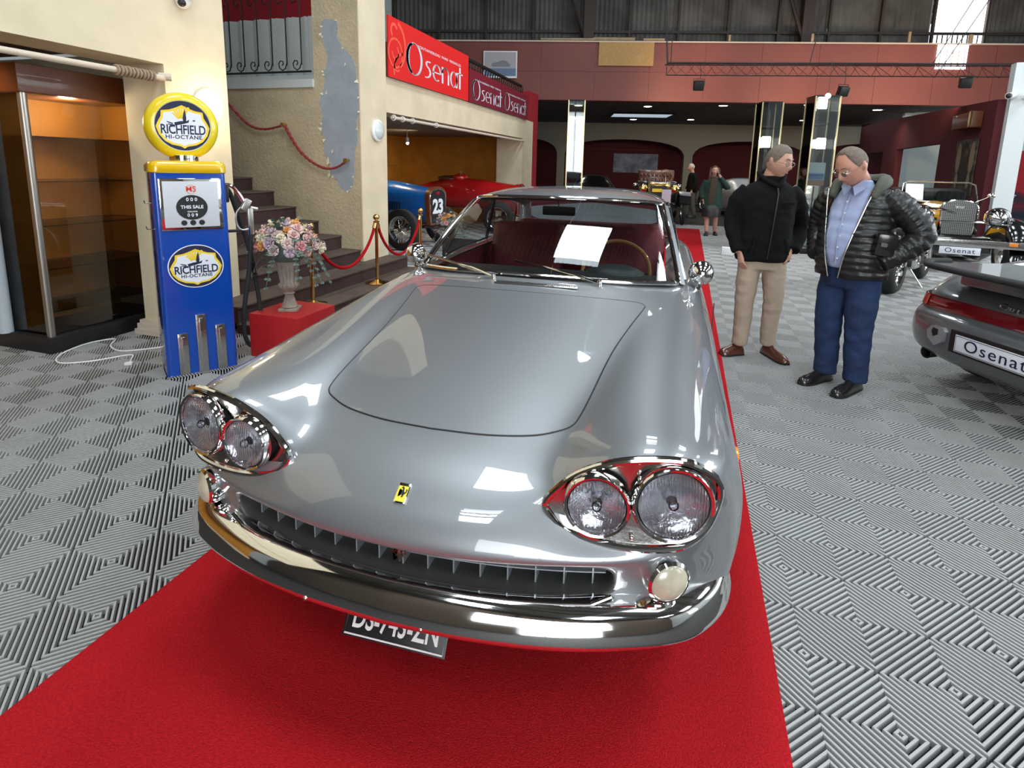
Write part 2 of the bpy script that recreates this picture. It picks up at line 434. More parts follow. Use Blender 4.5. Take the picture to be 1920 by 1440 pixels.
# wheel arches
ARCH = [(.92, .0), (3.57, .0)]
def cut_arch(v, f, ys, zc, r):
    keep = []; drop = set()
    for k, q in enumerate(f):
        c = v[list(q)].mean(0)
        if abs(c[0]) > .6 and math.hypot(c[1]-ys, c[2]-zc) < r and c[2] < zc+r: drop.add(k)
    inside = set(i for k in drop for i in f[k]); out = set(i for k, q in enumerate(f) if k not in drop for i in q)
    for i in inside & out:
        d = v[i, 1:]-np.array([ys, zc]); l = np.hypot(*d)
        if l > 1e-6 and abs(l-r) < .05: v[i, 1:] = np.array([ys, zc])+d*r/l
    return v, [q for k, q in enumerate(f) if k not in drop]
bv, bf = cut_arch(bv, bf, .93, .33, .335); bv, bf = cut_arch(bv, bf, 3.58, .33, .335)
# hood outline (w,s)
HO = [(0, .268), (.15, .276), (.27, .300), (.34, .328), (.376, .352), (.390, .395), (.404, .50), (.436, .80), (.478, 1.05), (.522, 1.27), (.525, 1.315), (.505, 1.345), (.44, 1.352), (.2, 1.335), (0, 1.33)]
half = crom(HO, 10); outline = np.array(half+[(-x, y) for x, y in half[-2:0:-1]])
BVH_BODY = BVHTree.FromPolygons([tuple(p) for p in bv], bf)
def surf(w, s, top=2.0):
    h = BVH_BODY.ray_cast(Vector((w, s, top)), Vector((0, 0, -1)))
    return (h[0], h[1]) if h[0] is not None else (Vector((w, s, .9)), Vector((0, 0, 1)))
def in_poly(P, x, y):
    a = P; b = np.roll(P, -1, 0); c = ((a[:, 1] > y) != (b[:, 1] > y)) & (x < (b[:, 0]-a[:, 0])*(y-a[:, 1])/(b[:, 1]-a[:, 1]+1e-12)+a[:, 0]); return c.sum() % 2 == 1
inside = [False]*len(bf)
for k, q in enumerate(bf):
    c = bv[list(q)].mean(0)
    if c[2] > .70 and abs(c[0]) < .56 and .2 < c[1] < 1.4: inside[k] = in_poly(outline, c[0], c[1])
si = set(i for k, q in enumerate(bf) if inside[k] for i in q); so = set(i for k, q in enumerate(bf) if not inside[k] for i in q)
dense = np.array(crom([tuple(p) for p in outline], 6, True))
for i in si & so:
    d = ((dense-bv[i, :2])**2).sum(1); k = d.argmin(); w, s = dense[k]; p, _ = surf(w, s); bv[i] = p
def sub_mesh(v, faces):
    used = sorted(set(i for q in faces for i in q)); mp = {i: k for k, i in enumerate(used)}
    return v[used], [tuple(mp[i] for i in q) for q in faces]
hv, hf = sub_mesh(bv, [q for k, q in enumerate(bf) if inside[k]]); rv, rf = sub_mesh(bv, [q for k, q in enumerate(bf) if not inside[k]])
hv = hv+np.array([0, 0, .0015])
me = mesh_from('body_shell', rv, rf); me.materials.append(M['paint']); me.materials.append(M['grille_dark'])
for p_ in me.polygons:
    c_ = p_.center
    if abs(c_.x) < .54 and .48 < c_.z < .585 and .05+.26*c_.x*c_.x < c_.y < .36: p_.material_index = 1
link('body_shell', me, CAR)
me = mesh_from('bonnet', hv, hf); me.materials.append(M['paint']); BONNET = link('bonnet', me, CAR)
mb = MB()
ribbon = [surf(w, s)[0]+Vector((0, 0, .0)) for w, s in dense[::2]]
mb.tube(ribbon, .0028, 6, closed=True); mb.build('shut_line', M['black'], BONNET)
# recessed mouth: tray, egg crate grille
mb = MB(); P = []
for w in np.linspace(-.5, .5, 21):
    sfront = .045+.28*w*w
    P.append([(w, sfront+.10, .49), (w, sfront+.10, .565)])
mb.grid(P); mb.build('grille_backing', M['grille_dark'], CAR)
G = link('grille', mb.mesh('tmp'), CAR); bpy.data.objects.remove(G)
mb = MB()
for w in np.linspace(-.47, .47, 15):
    sf = .05+.28*w*w
    mb.box((w, sf+.065, .525), (.0035, .06, .078))
for z in (.527,):
    for w0, w1 in zip(np.linspace(-.5, .5, 20)[:-1], np.linspace(-.5, .5, 20)[1:]):
        a = .05+.28*w0*w0; b = .05+.28*w1*w1
        mb.add([(w0, a+.034, z), (w1, b+.034, z), (w1, b+.09, z+.003), (w0, a+.09, z+.003), (w0, a+.034, z-.003), (w1, b+.034, z-.003), (w1, b+.09, z), (w0, a+.09, z)], [(0, 1, 2, 3), (4, 7, 6, 5), (0, 4, 5, 1)])
mb.build('grille', M['grille_metal'], CAR, fix=False)
# chrome strip along the lower lip of the mouth
pts = [(w, .020+.27*w*w+.0, .481 if abs(w) < .45 else .481+(abs(w)-.45)*.5) for w in np.linspace(-.52, .52, 41)]
MB().tube(pts, .005, 8).build('grille_trim', M['chrome'], CAR)
# bumper
def bumper():
    plan = crom([(0, -.015), (.2, -.005), (.4, .026), (.56, .076), (.68, .135), (.755, .225), (.788, .32), (.79, .42), (.79, .46)], 6)
    plan = [(-x, y) for x, y in plan[:0:-1]]+plan; n = len(plan)
    prof = crom([(-.055, .490), (-.036, .499), (-.018, .495), (-.002, .480), (.009, .458), (.017, .436), (.0195, .425), (.016, .416), (.004, .411), (-.03, .411)], 4)
    P = []
    for i, (x, y) in enumerate(plan):
        a = plan[max(i-1, 0)]; b = plan[min(i+1, n-1)]; dx, dy = b[0]-a[0], b[1]-a[1]; l = math.hypot(dx, dy); nx, ny = dy/l, -dx/l
        t = min(i, n-1-i)/10.; k = math.sqrt(max(0, 1-(1-min(t, 1))**2)) if t < 1 else 1; k = max(k, .05)
        q_ = (1+1.1*(x/.8)**2)
        P.append([(x+nx*o*(.4+.6*k)*(q_ if o < 0 else 1), y+ny*o*(.4+.6*k)*(q_ if o < 0 else 1), .437+(z-.437)*k) for o, z in prof])
    mb = MB().grid(P, close_v=True); return mb
mb = bumper(); o = mb.build('bumper', M['chrome'], CAR, ang=60); o['label'] = 'chrome wraparound front bumper'
mb = MB()
for x in (-.21, .10): MB().ball((x, -.032+abs(x)*.05, .424), .007, 6).build('bumper_bolt', M['chrome'], o)
# headlamps
def lamp(w, s, z, r, parent, tilt):
    root = bpy.data.objects.new('headlamp', None); COL.objects.link(root); root.parent = parent; root.location = (w, s, z); root.rotation_euler = tilt
    mb = MB().lathe([(r*.90, -.012), (r*.90, .0), (r*.96, .010), (r*1.03, .012), (r*1.08, .004), (r*1.08, -.012)], 40, axis='y', caps=False); mb.build('bezel_ring', M['chrome'], root)
    mb = MB().lathe([(.012, -.014), (r*.3, -.012), (r*.6, -.007), (r*.82, .000), (r*.91, .006)], 40, axis='y', caps=False); mb.build('reflector', M['reflector'], root, ang=80)
    mb = MB().ball((0, -.004, 0), .012, 6); mb.build('bulb', M['lens'], root)
    prof = [(max(r*.92*math.sin(a), 1e-4), .006+r*.22*math.cos(a)) for a in np.linspace(0, PI/2, 10)]
    mb = MB().lathe(prof, 40, axis='y', caps=False); mb.build('lens', M['fluted'], root)
    return root
m, nt, p = new_mat('fluted_lamp_glass')
nt.nodes.remove(p); out = nt.nodes['Material Output']; t = nt.nodes.new('ShaderNodeBsdfTransparent'); t.inputs[0].default_value = (.93, .94, .97, 1)
g = nt.nodes.new('ShaderNodeBsdfGlossy'); g.inputs['Roughness'].default_value = .08; fr = nt.nodes.new('ShaderNodeFresnel'); fr.inputs['IOR'].default_value = 1.6
tc = nt.nodes.new('ShaderNodeTexCoord'); wv = nt.nodes.new('ShaderNodeTexWave'); wv.inputs['Scale'].default_value = 45; wv.inputs['Distortion'].default_value = 1.5; wv.inputs['Detail'].default_value = 1
b = nt.nodes.new('ShaderNodeBump'); b.inputs['Strength'].default_value = .8; b.inputs['Distance'].default_value = .004
mxm = nt.nodes.new('ShaderNodeMath'); mxm.operation = 'ADD'; mxm.inputs[1].default_value = .03; mx = nt.nodes.new('ShaderNodeMixShader')
nt.links.new(tc.outputs['Object'], wv.inputs['Vector']); nt.links.new(wv.outputs['Fac'], b.inputs['Height']); nt.links.new(b.outputs[0], g.inputs['Normal']); nt.links.new(b.outputs[0], fr.inputs['Normal'])
nt.links.new(fr.outputs[0], mxm.inputs[0]); nt.links.new(mxm.outputs[0], mx.inputs[0]); nt.links.new(t.outputs[0], mx.inputs[1]); nt.links.new(g.outputs[0], mx.inputs[2]); nt.links.new(mx.outputs[0], out.inputs[0])
M['fluted'] = m
M['reflector'] = pbr('lamp_reflector', (.92, .94, .98), .18, .85, bump=.35, bscale=40)
for sg in (-1, 1):
    unit = bpy.data.objects.new('headlight_unit', None); COL.objects.link(unit); unit.parent = CAR
    OUT = [(.352, .128, .700), (.385, .130, .748), (.44, .131, .795), (.53, .131, .835), (.645, .140, .850), (.703, .162, .826), (.738, .195, .782), (.742, .205, .730), (.715, .178, .672), (.66, .145, .640), (.57, .128, .628), (.48, .122, .630), (.41, .122, .645), (.372, .124, .668)]
    pts = crom([(sg*w, s-.004, z) for w, s, z in OUT], 5, True)
    MB().tube(pts, .0095, 10, closed=True).build('bezel', M['chrome'], unit)
    c = np.mean(pts, 0); inner = [tuple(np.array(p)+(c-np.array(p))*.04) for p in pts]; c = (c[0], c[1]+.004, c[2])
    k = len(inner); MB().add(inner+[c], [(i, (i+1) % k, k) for i in range(k)]).build('lamp_plate', M['lamp_plate'] if 'lamp_plate' in M else M['chrome_dull'], unit)
    for w, z, r, s, yaw in ((.640, .747, .086, .150, .22), (.474, .728, .071, .124, .08)):
        o = lamp(sg*w, s-.018, z, r, unit, (0, 0, sg*yaw))
    for w, z, s in ((.565, .80, .128), (.555, .655, .122)): MB().ball((sg*w, s-.003, z), .006, 6).build('screw', M['chrome'], unit)
    # indicator under the unit
    o = MB().ball((0, 0, 0), .049, 12, (1, .5, 1)).build('indicator_lens', M['cream_lens'], CAR, (sg*.643, .135, .552), (0, 0, sg*.5))
    MB().lathe([(.05, -.04), (.054, -.01), (.053, .004), (.047, .01)], 28, axis='y', caps=False).build('indicator_ring', M['chrome'], o)
    # side marker
    MB().box((sg*.842, .68, .60), (.02, .05, .06), bev=.008).build('side_marker', M['amber'], CAR)
    # wing mirror
    mr = MB().lathe([(.001, .055), (.025, .05), (.045, .035), (.058, .01), (.062, -.012), (.060, -.018), (.001, -.018)], 28, axis='y').build('wing_mirror', M['chrome'], CAR, (sg*.782, 1.84, .975), (0, 0, sg*.12), ang=70)
    MB().tube([(0, 0, -.045), (-sg*.01, -.005, -.075), (-sg*.045, -.01, -.095)], [.010, .011, .02], 10).build('mirror_stem', M['chrome'], mr)
# nose badge with the prancing horse
def horse(sc):
    pts = [(.10, -.52), (.02, -.52), (.06, -.40), (.0, -.26), (-.10, -.16), (-.16, -.22), (-.24, -.38), (-.32, -.44), (-.28, -.48), (-.16, -.42), (-.06, -.30), (-.08, -.10), (-.02, .02), (-.03, .12), (-.12, .08), (-.22, .14), (-.24, .22), (-.30, .20), (-.26, .08), (-.14, .0), (-.20, -.04), (-.28, .04), (-.34, .0), (-.24, -.12), (-.12, -.08),
           (.0, .14), (-.02, .24), (-.08, .32), (-.18, .34), (-.17, .40), (-.06, .46), (-.02, .54), (.03, .46), (.10, .38), (.14, .24), (.16, .06), (.24, -.06), (.32, -.02), (.36, .12), (.30, .22), (.38, .30), (.46, .18), (.44, -.02), (.36, -.14), (.26, -.20), (.24, -.32), (.18, -.36), (.20, -.46)]
    return [(x*sc, y*sc) for x, y in pts]
def place_on(w, s):
    p, n = surf(w, s); yv = Vector((0, 1, 0)); yv = (yv-n*yv.dot(n)).normalized(); xv = yv.cross(n)
    return Matrix((xv, yv, n)).transposed().to_4x4(), p
R4, p = place_on(0, .088)
bd = MB().box((0, 0, .002), (.032, .050, .006), bev=.0015).build('nose_badge', M['chrome'], CAR); bd.matrix_local = Matrix.Translation(p) @ R4
MB().box((0, -.002, .0055), (.026, .038, .0015)).build('badge_field', M['yellow_badge'], bd)
MB().prism(horse(.026), .006, .0072, Matrix.Translation((0, .003, 0))).build('horse_emblem', M['black'], bd)
MB().prism(horse(.042), -.002, .002, Matrix.Translation((0, .06, .535)) @ Matrix.Rotation(PI/2, 4, 'X')).build('grille_emblem', M['chrome_dull'], CAR)
# number plate below the bumper
pl = MB().box((0, 0, 0), (.275, .004, .095), bev=.0015).build('number_plate', M['plate_black'], CAR, (.003, .040, .352), (math.radians(-34), 0, math.radians(1)))
fr_ = crom([(-.131, -.003, -.041), (-.131, -.003, .041), (.131, -.003, .041), (.131, -.003, -.041)], 1, True)
MB().tube(fr_, .0022, 6, closed=True).build('plate_border', M['white_paint'], pl)
text('DS-743-ZN', .070, M['white_paint'], pl, (0, -.0025, -.004), (PI/2, 0, 0), .0008, .0012, .70, 1.0)
# cowl vent, wipers
mb = MB(); mb.box((0, 0, 0), (.40, .036, .006), bev=.002)
vent = mb.build('cowl_vent', M['chrome_dull'], CAR); vent.location = surf(.02, 1.435)[0]+Vector((0, 0, .002))
mb = MB()
for x in np.linspace(-.185, .185, 44): mb.box((x, 0, .0035), (.0035, .028, .002))
mb.build('vent_slots', M['black'], vent)
# cabin: roof, pillars, glass, interior
WS_B = crom([(-.672, 1.705, .942), (-.60, 1.63, .952), (-.40, 1.555, .958), (0, 1.525, .962), (.40, 1.555, .958), (.60, 1.63, .952), (.672, 1.705, .942)], 5)
WS_T = crom([(-.570, 2.31, 1.283), (-.50, 2.262, 1.297), (-.33, 2.225, 1.303), (0, 2.205, 1.307), (.33, 2.225, 1.303), (.50, 2.262, 1.297), (.570, 2.31, 1.283)], 5)
def bulge(a, b, t):
    a, b = Vector(a), Vector(b); p = a.lerp(b, t); d = math.sin(PI*t); return p+Vector((0, -.02*d, .012*d))
mb = MB(); mb.grid([[tuple(bulge(a, b, t)) for t in np.linspace(0, 1, 9)] for a, b in zip(WS_B, WS_T)]); o = mb.build('windscreen', M['glass'], CAR, ang=80)
loop = WS_B+[tuple(bulge(WS_B[-1], WS_T[-1], t)) for t in (.25, .5, .75)]+WS_T[::-1]+[tuple(bulge(WS_B[0], WS_T[0], t)) for t in (.75, .5, .25)]
MB().tube(loop, .0105, 8, closed=True).build('windscreen_trim', M['chrome'], o)
inner = [tuple(Vector(p)+Vector((0, .012, -.012))) for p in loop]; MB().tube(inner, .009, 6, closed=True).build('windscreen_seal', M['black'], o)
# roof
RT = [[(0, 2.20, 1.312), (.33, 2.22, 1.308), (.50, 2.257, 1.302), (.575, 2.315, 1.288), (.592, 2.33, 1.268)],
      [(0, 2.30, 1.332), (.33, 2.31, 1.327), (.49, 2.34, 1.317), (.575, 2.37, 1.295), (.598, 2.38, 1.270)],
      [(0, 2.55, 1.357), (.33, 2.55, 1.350), (.48, 2.56, 1.335), (.572, 2.57, 1.305), (.602, 2.58, 1.268)],
      [(0, 2.9, 1.362), (.33, 2.9, 1.352), (.47, 2.9, 1.335), (.565, 2.9, 1.300), (.600, 2.9, 1.258)],
      [(0, 3.2, 1.345), (.32, 3.2, 1.335), (.45, 3.2, 1.315), (.55, 3.2, 1.275), (.592, 3.2, 1.235)],
      [(0, 3.42, 1.31), (.31, 3.42, 1.300), (.44, 3.43, 1.28), (.535, 3.44, 1.24), (.582, 3.45, 1.20)],
      [(0, 3.50, 1.285), (.30, 3.50, 1.28), (.43, 3.52, 1.255), (.53, 3.54, 1.21), (.58, 3.56, 1.165)]]
vs = []; fs = []
for r in RT:
    vs += [(-w, s, z) for w, s, z in r[:0:-1]]+[tuple(p) for p in r]
m_ = 9
for i in range(len(RT)-1):
    for j in range(m_-1): fs.append((i*m_+j, i*m_+j+1, (i+1)*m_+j+1, (i+1)*m_+j))
# C pillars flow from the roof's rear corner down to the deck
for sg, jj in ((-1, (0, 1)), (1, (8, 7))):
    a, b = 6*m_+jj[0], 6*m_+jj[1]; f5 = 5*m_+jj[0]
    base = len(vs); vs += [(sg*.60, 3.66, 1.06), (sg*.535, 3.68, 1.08), (sg*.645, 3.72, .94), (sg*.565, 3.82, .945), (sg*.595, 3.50, 1.06), (sg*.645, 3.45, .94)]
    fs += [(a, b, base+1, base), (base, base+1, base+3, base+2), (f5, a, base, base+4), (base+4, base, base+2, base+5)]
me = subdiv(vs, fs, 3); me.materials.append(M['paint']); me.polygons.foreach_set('use_smooth', [True]*len(me.polygons)); ROOF = link('roof', me, CAR)
mb = MB(); mb.grid([[(sg_*w*.97, s, z-.02) for sg_, (w, s, z) in [(-1, q) for q in r[:0:-1]]+[(1, q) for q in r]] for r in RT]); mb.build('headlining', M['headliner'], ROOF)
for sg in (-1, 1):
    # A pillar
    mb = MB(); P = []
    for t in np.linspace(0, 1, 6):
        a = Vector(bulge((sg*.690, 1.715, .935), (sg*.588, 2.33, 1.275), t)); P.append([(a.x-sg*.016, a.y-.006, a.z+.004), (a.x+sg*.012, a.y+.0, a.z), (a.x+sg*.006, a.y+.04, a.z-.004), (a.x-sg*.02, a.y+.03, a.z-.004)])
    mb.grid(P, close_v=True); mb.build('windscreen_pillar', M['paint'], CAR, ang=60)
    # side glass and frame
    fr = [(sg*.700, 1.80, .945), (sg*.690, 2.3, .950), (sg*.685, 2.85, .953), (sg*.655, 3.42, .955), (sg*.600, 3.40, 1.16), (sg*.600, 3.2, 1.225), (sg*.606, 2.85, 1.250), (sg*.606, 2.5, 1.260), (sg*.600, 2.36, 1.262)]
    k = len(fr); w_ = MB().add(fr, [tuple(range(k))]).build('side_window', M['glass'], CAR)
    MB().tube(crom(fr, 3, True), .008, 6, closed=True).build('side_window_trim', M['chrome'], w_)
    MB().cyl((sg*.694, 2.10, .948), (sg*.640, 2.22, 1.185), .007, 8).build('quarter_light_bar', M['chrome'], w_)
    MB().cyl((sg*.684, 2.86, .948), (sg*.606, 2.80, 1.255), .012, 8).build('door_pillar', M['black'], w_)
    # drip rail
    MB().tube(crom([(sg*.598, 2.33, 1.272), (sg*.606, 2.58, 1.272), (sg*.604, 2.9, 1.262), (sg*.596, 3.2, 1.238), (sg*.586, 3.45, 1.202)], 5), .006, 6).build('drip_rail', M['chrome'], ROOF)
    # door shut lines
    for s_ in (1.78, 2.85): MB().tube([(sg*.847, s_, z) for z in np.linspace(.3, .84, 8)], .003, 5).build('door_shut_line', M['black'], CAR)
    MB().box((sg*.86, 2.72, .80), (.02, .13, .018), bev=.006).build('door_handle', M['chrome'], CAR)
    MB().tube([(sg*.853, y, .57) for y in np.linspace(1.4, 3.2, 12)], .005, 6).build('side_trim', M['chrome'], CAR)
# rear glass
mb = MB(); mb.grid([[tuple(Vector((x*.555, 3.80-.05*abs(x), .955)).lerp(Vector((x*.50, 3.53-.02*abs(x), 1.27-.04*x*x)), t)) for t in np.linspace(0, 1, 6)] for x in np.linspace(-1, 1, 15)])
rw = mb.build('rear_window', M['glass'], CAR, ang=80)
# interior
mb = MB(); mb.box((0, 2.7, .42), (1.36, 2.1, .04)); mb.box((-.68, 2.7, .66), (.05, 2.1, .52)); mb.box((.68, 2.7, .66), (.05, 2.1, .52)); mb.box((0, 1.68, .66), (1.3, .05, .5)); mb.build('cabin_tub', M['leather_red'], CAR)
mb = MB(); mb.box((0, 1.86, .885), (1.24, .34, .06), bev=.025); mb.box((0, 1.98, .82), (1.24, .12, .16), bev=.03); mb.ball((.34, 2.0, .905), .12, 8, (1.4, .8, .5)); mb.build('dashboard', M['dash'], CAR)
def seat(x, s, w, hgt, nm):
    mb = MB(); mb.box((x, s, .56), (w, .5, .2), bev=.07); mb.box((x, s+.30, .62+hgt/2), (w, .16, hgt), (math.radians(-14), 0, 0), bev=.06)
    return mb.build(nm, M['leather_red'], CAR, ang=80)
seat(-.34, 2.45, .52, .48, 'seat'); seat(.34, 2.45, .52, .48, 'seat'); seat(0, 3.15, 1.18, .44, 'rear_seat')
MB().box((0, 3.62, .93), (1.2, .34, .03), bev=.01).build('parcel_shelf', M['leather_red'], CAR)
sw = bpy.data.objects.new('steering_wheel', None); COL.objects.link(sw); sw.parent = CAR; sw.location = (.33, 2.20, .885); sw.rotation_euler = (math.radians(-28), 0, 0)
MB().tube(ring_pts((0, 0, 0), .195, 40, 'xz'), .012, 8, closed=True).build('wheel_rim', M['wood'], sw)
mb = MB()
for a in (0, PI, -PI/2): mb.cyl((0, 0, 0), (.19*math.cos(a), 0, .19*math.sin(a)), .009, 6)
mb.cyl((0, .02, 0), (0, -.03, 0), .035, 16); mb.build('wheel_spokes', M['chrome_dull'], sw)
o = MB().box((0, 0, 0), (.20, .02, .055), bev=.01).build('interior_mirror', M['black'], CAR, (-.03, 2.24, 1.225)); MB().cyl((0, 0, .02), (0, 0, .08), .006, 6).build('mirror_arm', M['chrome'], o)
# wipers
for piv, tip, mid in (((-.20, 1.478), (-.655, 1.70), .5), ((.31, 1.505), (-.16, 1.665), .5)):
    a = surf(*piv)[0]+Vector((0, 0, .012)); b = Vector((tip[0], tip[1], .995 if tip[0] < -.5 else 1.005))
    wp = MB().cyl(a-Vector((0, 0, .02)), a+Vector((0, 0, .012)), .012, 12).build('wiper', M['chrome'], CAR)
    c = a.lerp(b, .55)+Vector((0, -.012, .012)); MB().tube([a, a.lerp(c, .5)+Vector((0, 0, .008)), c], [.007, .006, .004], 6).build('wiper_arm', M['chrome'], wp)
    d = (b-a).normalized()
    MB().tube([c-d*.20+Vector((0, .005, -.008)), c, c+d*.20+Vector((0, .006, -.004))], .0045, 6, flat=1.6).build('wiper_blade', M['chrome_dull'], wp)
# wheels
def car_wheel(parent, x, y, r=.335, wd=.18, name='wheel'):
    o = MB().lathe([(r*.66, -wd/2), (r*.9, -wd/2), (r*.985, -wd*.36), (r, -wd*.2), (r, wd*.2), (r*.985, wd*.36), (r*.9, wd/2), (r*.66, wd/2)], 40, axis='x', caps=False).build(name, M['rubber'], parent, (x, y, r+(.008 if parent is CAR else 0)))
    mb = MB().lathe([(r*.67, -wd/2), (r*.62, -wd*.4), (r*.6, 0), (r*.62, wd*.4), (r*.67, wd/2)], 36, axis='x', caps=False); mb.lathe([(.001, -.07), (.035, -.07), (.04, .07), (.001, .07)], 16, axis='x')
    for k in range(24):
        a = 2*PI*k/24; mb.cyl((.05 if k % 2 else -.05, .035*math.cos(a), .035*math.sin(a)), (.0, r*.61*math.cos(a+.15), r*.61*math.sin(a+.15)), .003, 4)
    mb.build('wire_rim', M['chrome_dull'], o)
    return o
for y in (.93, 3.58):
    for sg in (-1, 1): car_wheel(CAR, sg*.70, y)
mb = MB(); mb.box((0, 2.3, .27), (1.3, 3.9, .05)); mb.box((0, .93, .55), (1.2, .8, .5)); mb.build('underside', M['black'], CAR)

# ---------------------------------------------------------------- hall shell
def brickless(name, col, **k): return pbr(name, col, **k)
M['cream'] = pbr('cream_render', (.70, .60, .42), .85, bump=.25, bscale=14, var=.12, vscale=2.5)
M['cream_rough'] = pbr('rough_cream_plaster', (.62, .51, .34), .9, bump=1., bscale=28, var=.14, vscale=4)
M['peeled'] = pbr('peeled_grey_plaster', (.40, .44, .49), .85, bump=.35, bscale=20, var=.14, vscale=5)
M['flake'] = pbr('paint_flake', (.75, .68, .52), .8)
M['oxblood'] = pbr('oxblood_wall', (.20, .052, .038), .55, var=.12, vscale=1.2, bump=.08, bscale=4)
M['darkred'] = pbr('dark_red_wall', (.085, .006, .010), .8)
M['crimson'] = pbr('crimson_fabric', (.34, .008, .018), .8, bump=.2, bscale=90)
M['step'] = pbr('maroon_carpeted_step', (.050, .022, .020), .9, bump=.5, bscale=120, var=.2, vscale=8)
M['tread'] = pbr('paler_step_top', (.105, .072, .055), .8, bump=.3, bscale=60, var=.3, vscale=5)  # step tops paler and browner than the risers
M['iron'] = pbr('black_wrought_iron', (.012, .012, .012), .5, .4)
M['grey_wall'] = pbr('grey_green_wall', (.22, .22, .18), .8)
M['corr'] = pbr('corrugated_fibre_sheet', (.13, .13, .12), .8, var=.45, vscale=1.6, bump=.3, bscale=9)
M['timber'] = pbr('old_timber', (.42, .30, .17), .7, var=.3, vscale=6)
M['steel_brown'] = pbr('brown_steel', (.055, .040, .033), .6, .3)
M['steel_dark'] = pbr('dark_steel', (.035, .025, .024), .5, .6)
M['roof_light'] = pbr('translucent_roof_sheet', (.8, .85, .9), .5, emit=(.80, .92, 1.), estr=5.)
M['orange_cloth'] = pbr('orange_curtain', (.50, .20, .015), .8, bump=.3, bscale=12, var=.25, vscale=3)
M['orange_panel'] = pbr('orange_back_panel', (.42, .17, .018), .6, var=.25, vscale=2)
M['case_wood'] = pbr('dark_red_wood', (.13, .035, .010), .4, coat=.2)
M['steel_post'] = pbr('brushed_steel', (.42, .39, .35), .35, .9)
M['pale_blue'] = pbr('pale_blue_white', (.55, .62, .68), .5)
M['ceil_dark'] = pbr('dark_ceiling_tile', (.10, .095, .09), .8)
M['white_wall'] = pbr('white_wall', (.62, .66, .66), .7)
M['trim_wood'] = pbr('pale_wood_trim', (.62, .52, .42), .6)
M['lamp_glow'] = pbr('lit_opal_glass', (1, .9, .7), .5, emit=(1., .80, .50), estr=2.4)
M['opal'] = pbr('opal_glass', (.62, .68, .66), .25, coat=.6)
M['spot_glow'] = pbr('lit_downlight', (1, 1, 1), .5, emit=(1., .90, .72), estr=12.)
M['cool_glow'] = pbr('lit_ceiling_window', (1, 1, 1), .5, emit=(.55, .68, .80), estr=.55)
M['win_glow'] = pbr('daylit_window', (1, 1, 1), .5, emit=(.93, .97, 1.), estr=3.0)
ROOF_H = 7.6
# outer walls
mb = MB().box((-8.65, 8, 3.8), (.3, 32, 7.6)); structure('wall_left', mb, M['white_wall'])
mb = MB()
for y0, y1 in ((-6, -1), (1.2, 4.5), (11.6, 18), (26, 28)): mb.box((11.65, (y0+y1)/2, 3.8), (.3, y1-y0, 7.6))
for y0, y1 in ((-1, 1.2), (4.5, 11.6), (18, 26)): mb.box((11.65, (y0+y1)/2, .6), (.3, y1-y0, 1.2)); mb.box((11.65, (y0+y1)/2, 6.2), (.3, y1-y0, 2.8))
structure('wall_right', mb, M['white_wall'])
for n_, (y0, y1) in enumerate(((-1, 1.2), (4.5, 11.6), (18, 26))):
    w_ = bpy.data.objects.new('window_%d' % (n_+1), None); COL.objects.link(w_); w_['kind'] = 'structure'; w_.location = (11.6, (y0+y1)/2, 3.0)
    MB().box((0, 0, 0), (.02, y1-y0, 3.6)).build('pane', M['win_glow'], w_)
    k = max(2, int((y1-y0)/1.0))
    for i in range(k+1): MB().box((-.03, (i/k-.5)*(y1-y0), 0), (.05, .05, 3.6)).build('glazing_bar', M['white_paint'], w_)
mb = MB().box((-4, -6.15, 3.8), (9.5, .3, 7.6)).box((8, -6.15, 3.8), (7.2, .3, 7.6)).box((2.6, -6.15, 6.1), (4, .3, 3)); structure('wall_behind', mb, pbr('dark_brown_wall', (.10, .075, .055), .8))
w_ = bpy.data.objects.new('door_1', None); COL.objects.link(w_); w_['kind'] = 'structure'; w_.location = (2.6, -6.1, 0)
for i in range(4): MB().box((-1.33+i*.885, 0, 2.3), (.82, .03, 4.5)).build('pane', M['win_glow'], w_)
for i in range(5): MB().box((-1.77+i*.885, 0, 2.3), (.06, .06, 4.6)).build('door_stile', M['steel_dark'], w_)
# roof of corrugated sheets with translucent rows, purlins and trusses
roof_rows = [(-1.2, 1.2), (3.2, 1.2), (8.2, 1.2)]
mb = MB(); xs = np.arange(-8.6, 11.6, .075)
def corr_sheet(mb, x0, x1, y0, y1, z, amp=.02):
    xs = np.arange(x0, x1+.001, .0375); mb.grid([[(x, y0, z+amp*math.sin(x/.15*2*PI)), (x, y1, z+amp*math.sin(x/.15*2*PI))] for x in xs])
edges = [-8.6, -1.8, -.6, 2.6, 3.8, 7.6, 8.8, 11.6]
for i in range(7):
    if i % 2 == 0: corr_sheet(mb, edges[i], edges[i+1], -6, 28, ROOF_H)
structure('ceiling', mb, M['corr'])
for n_, x in enumerate((-1.2, 3.2, 8.2)):
    ys_ = [-6]+[q for y in (-3.4, 1.2, 5.8, 10.4) for q in (y-1.1, y+1.1)]+[28]
    for k in range(0, len(ys_), 2):
        mb = MB(); corr_sheet(mb, x-.6, x+.6, ys_[k], ys_[k+1], ROOF_H); structure('ceiling_strip', mb, M['corr'])
    for k, y in enumerate((-3.4, 1.2, 5.8, 10.4)):
        mb = MB(); corr_sheet(mb, x-.6, x+.6, y-1.1, y+1.1, ROOF_H); structure('window_%d' % (30+n_*4+k), mb, M['roof_light'])
for n_, y in enumerate(np.arange(-5, 28, 1.6)):
    structure('trim_%d' % (n_+20), MB().box((1.5, y, ROOF_H-.12), (20.2, .07, .14)), M['steel_brown'])
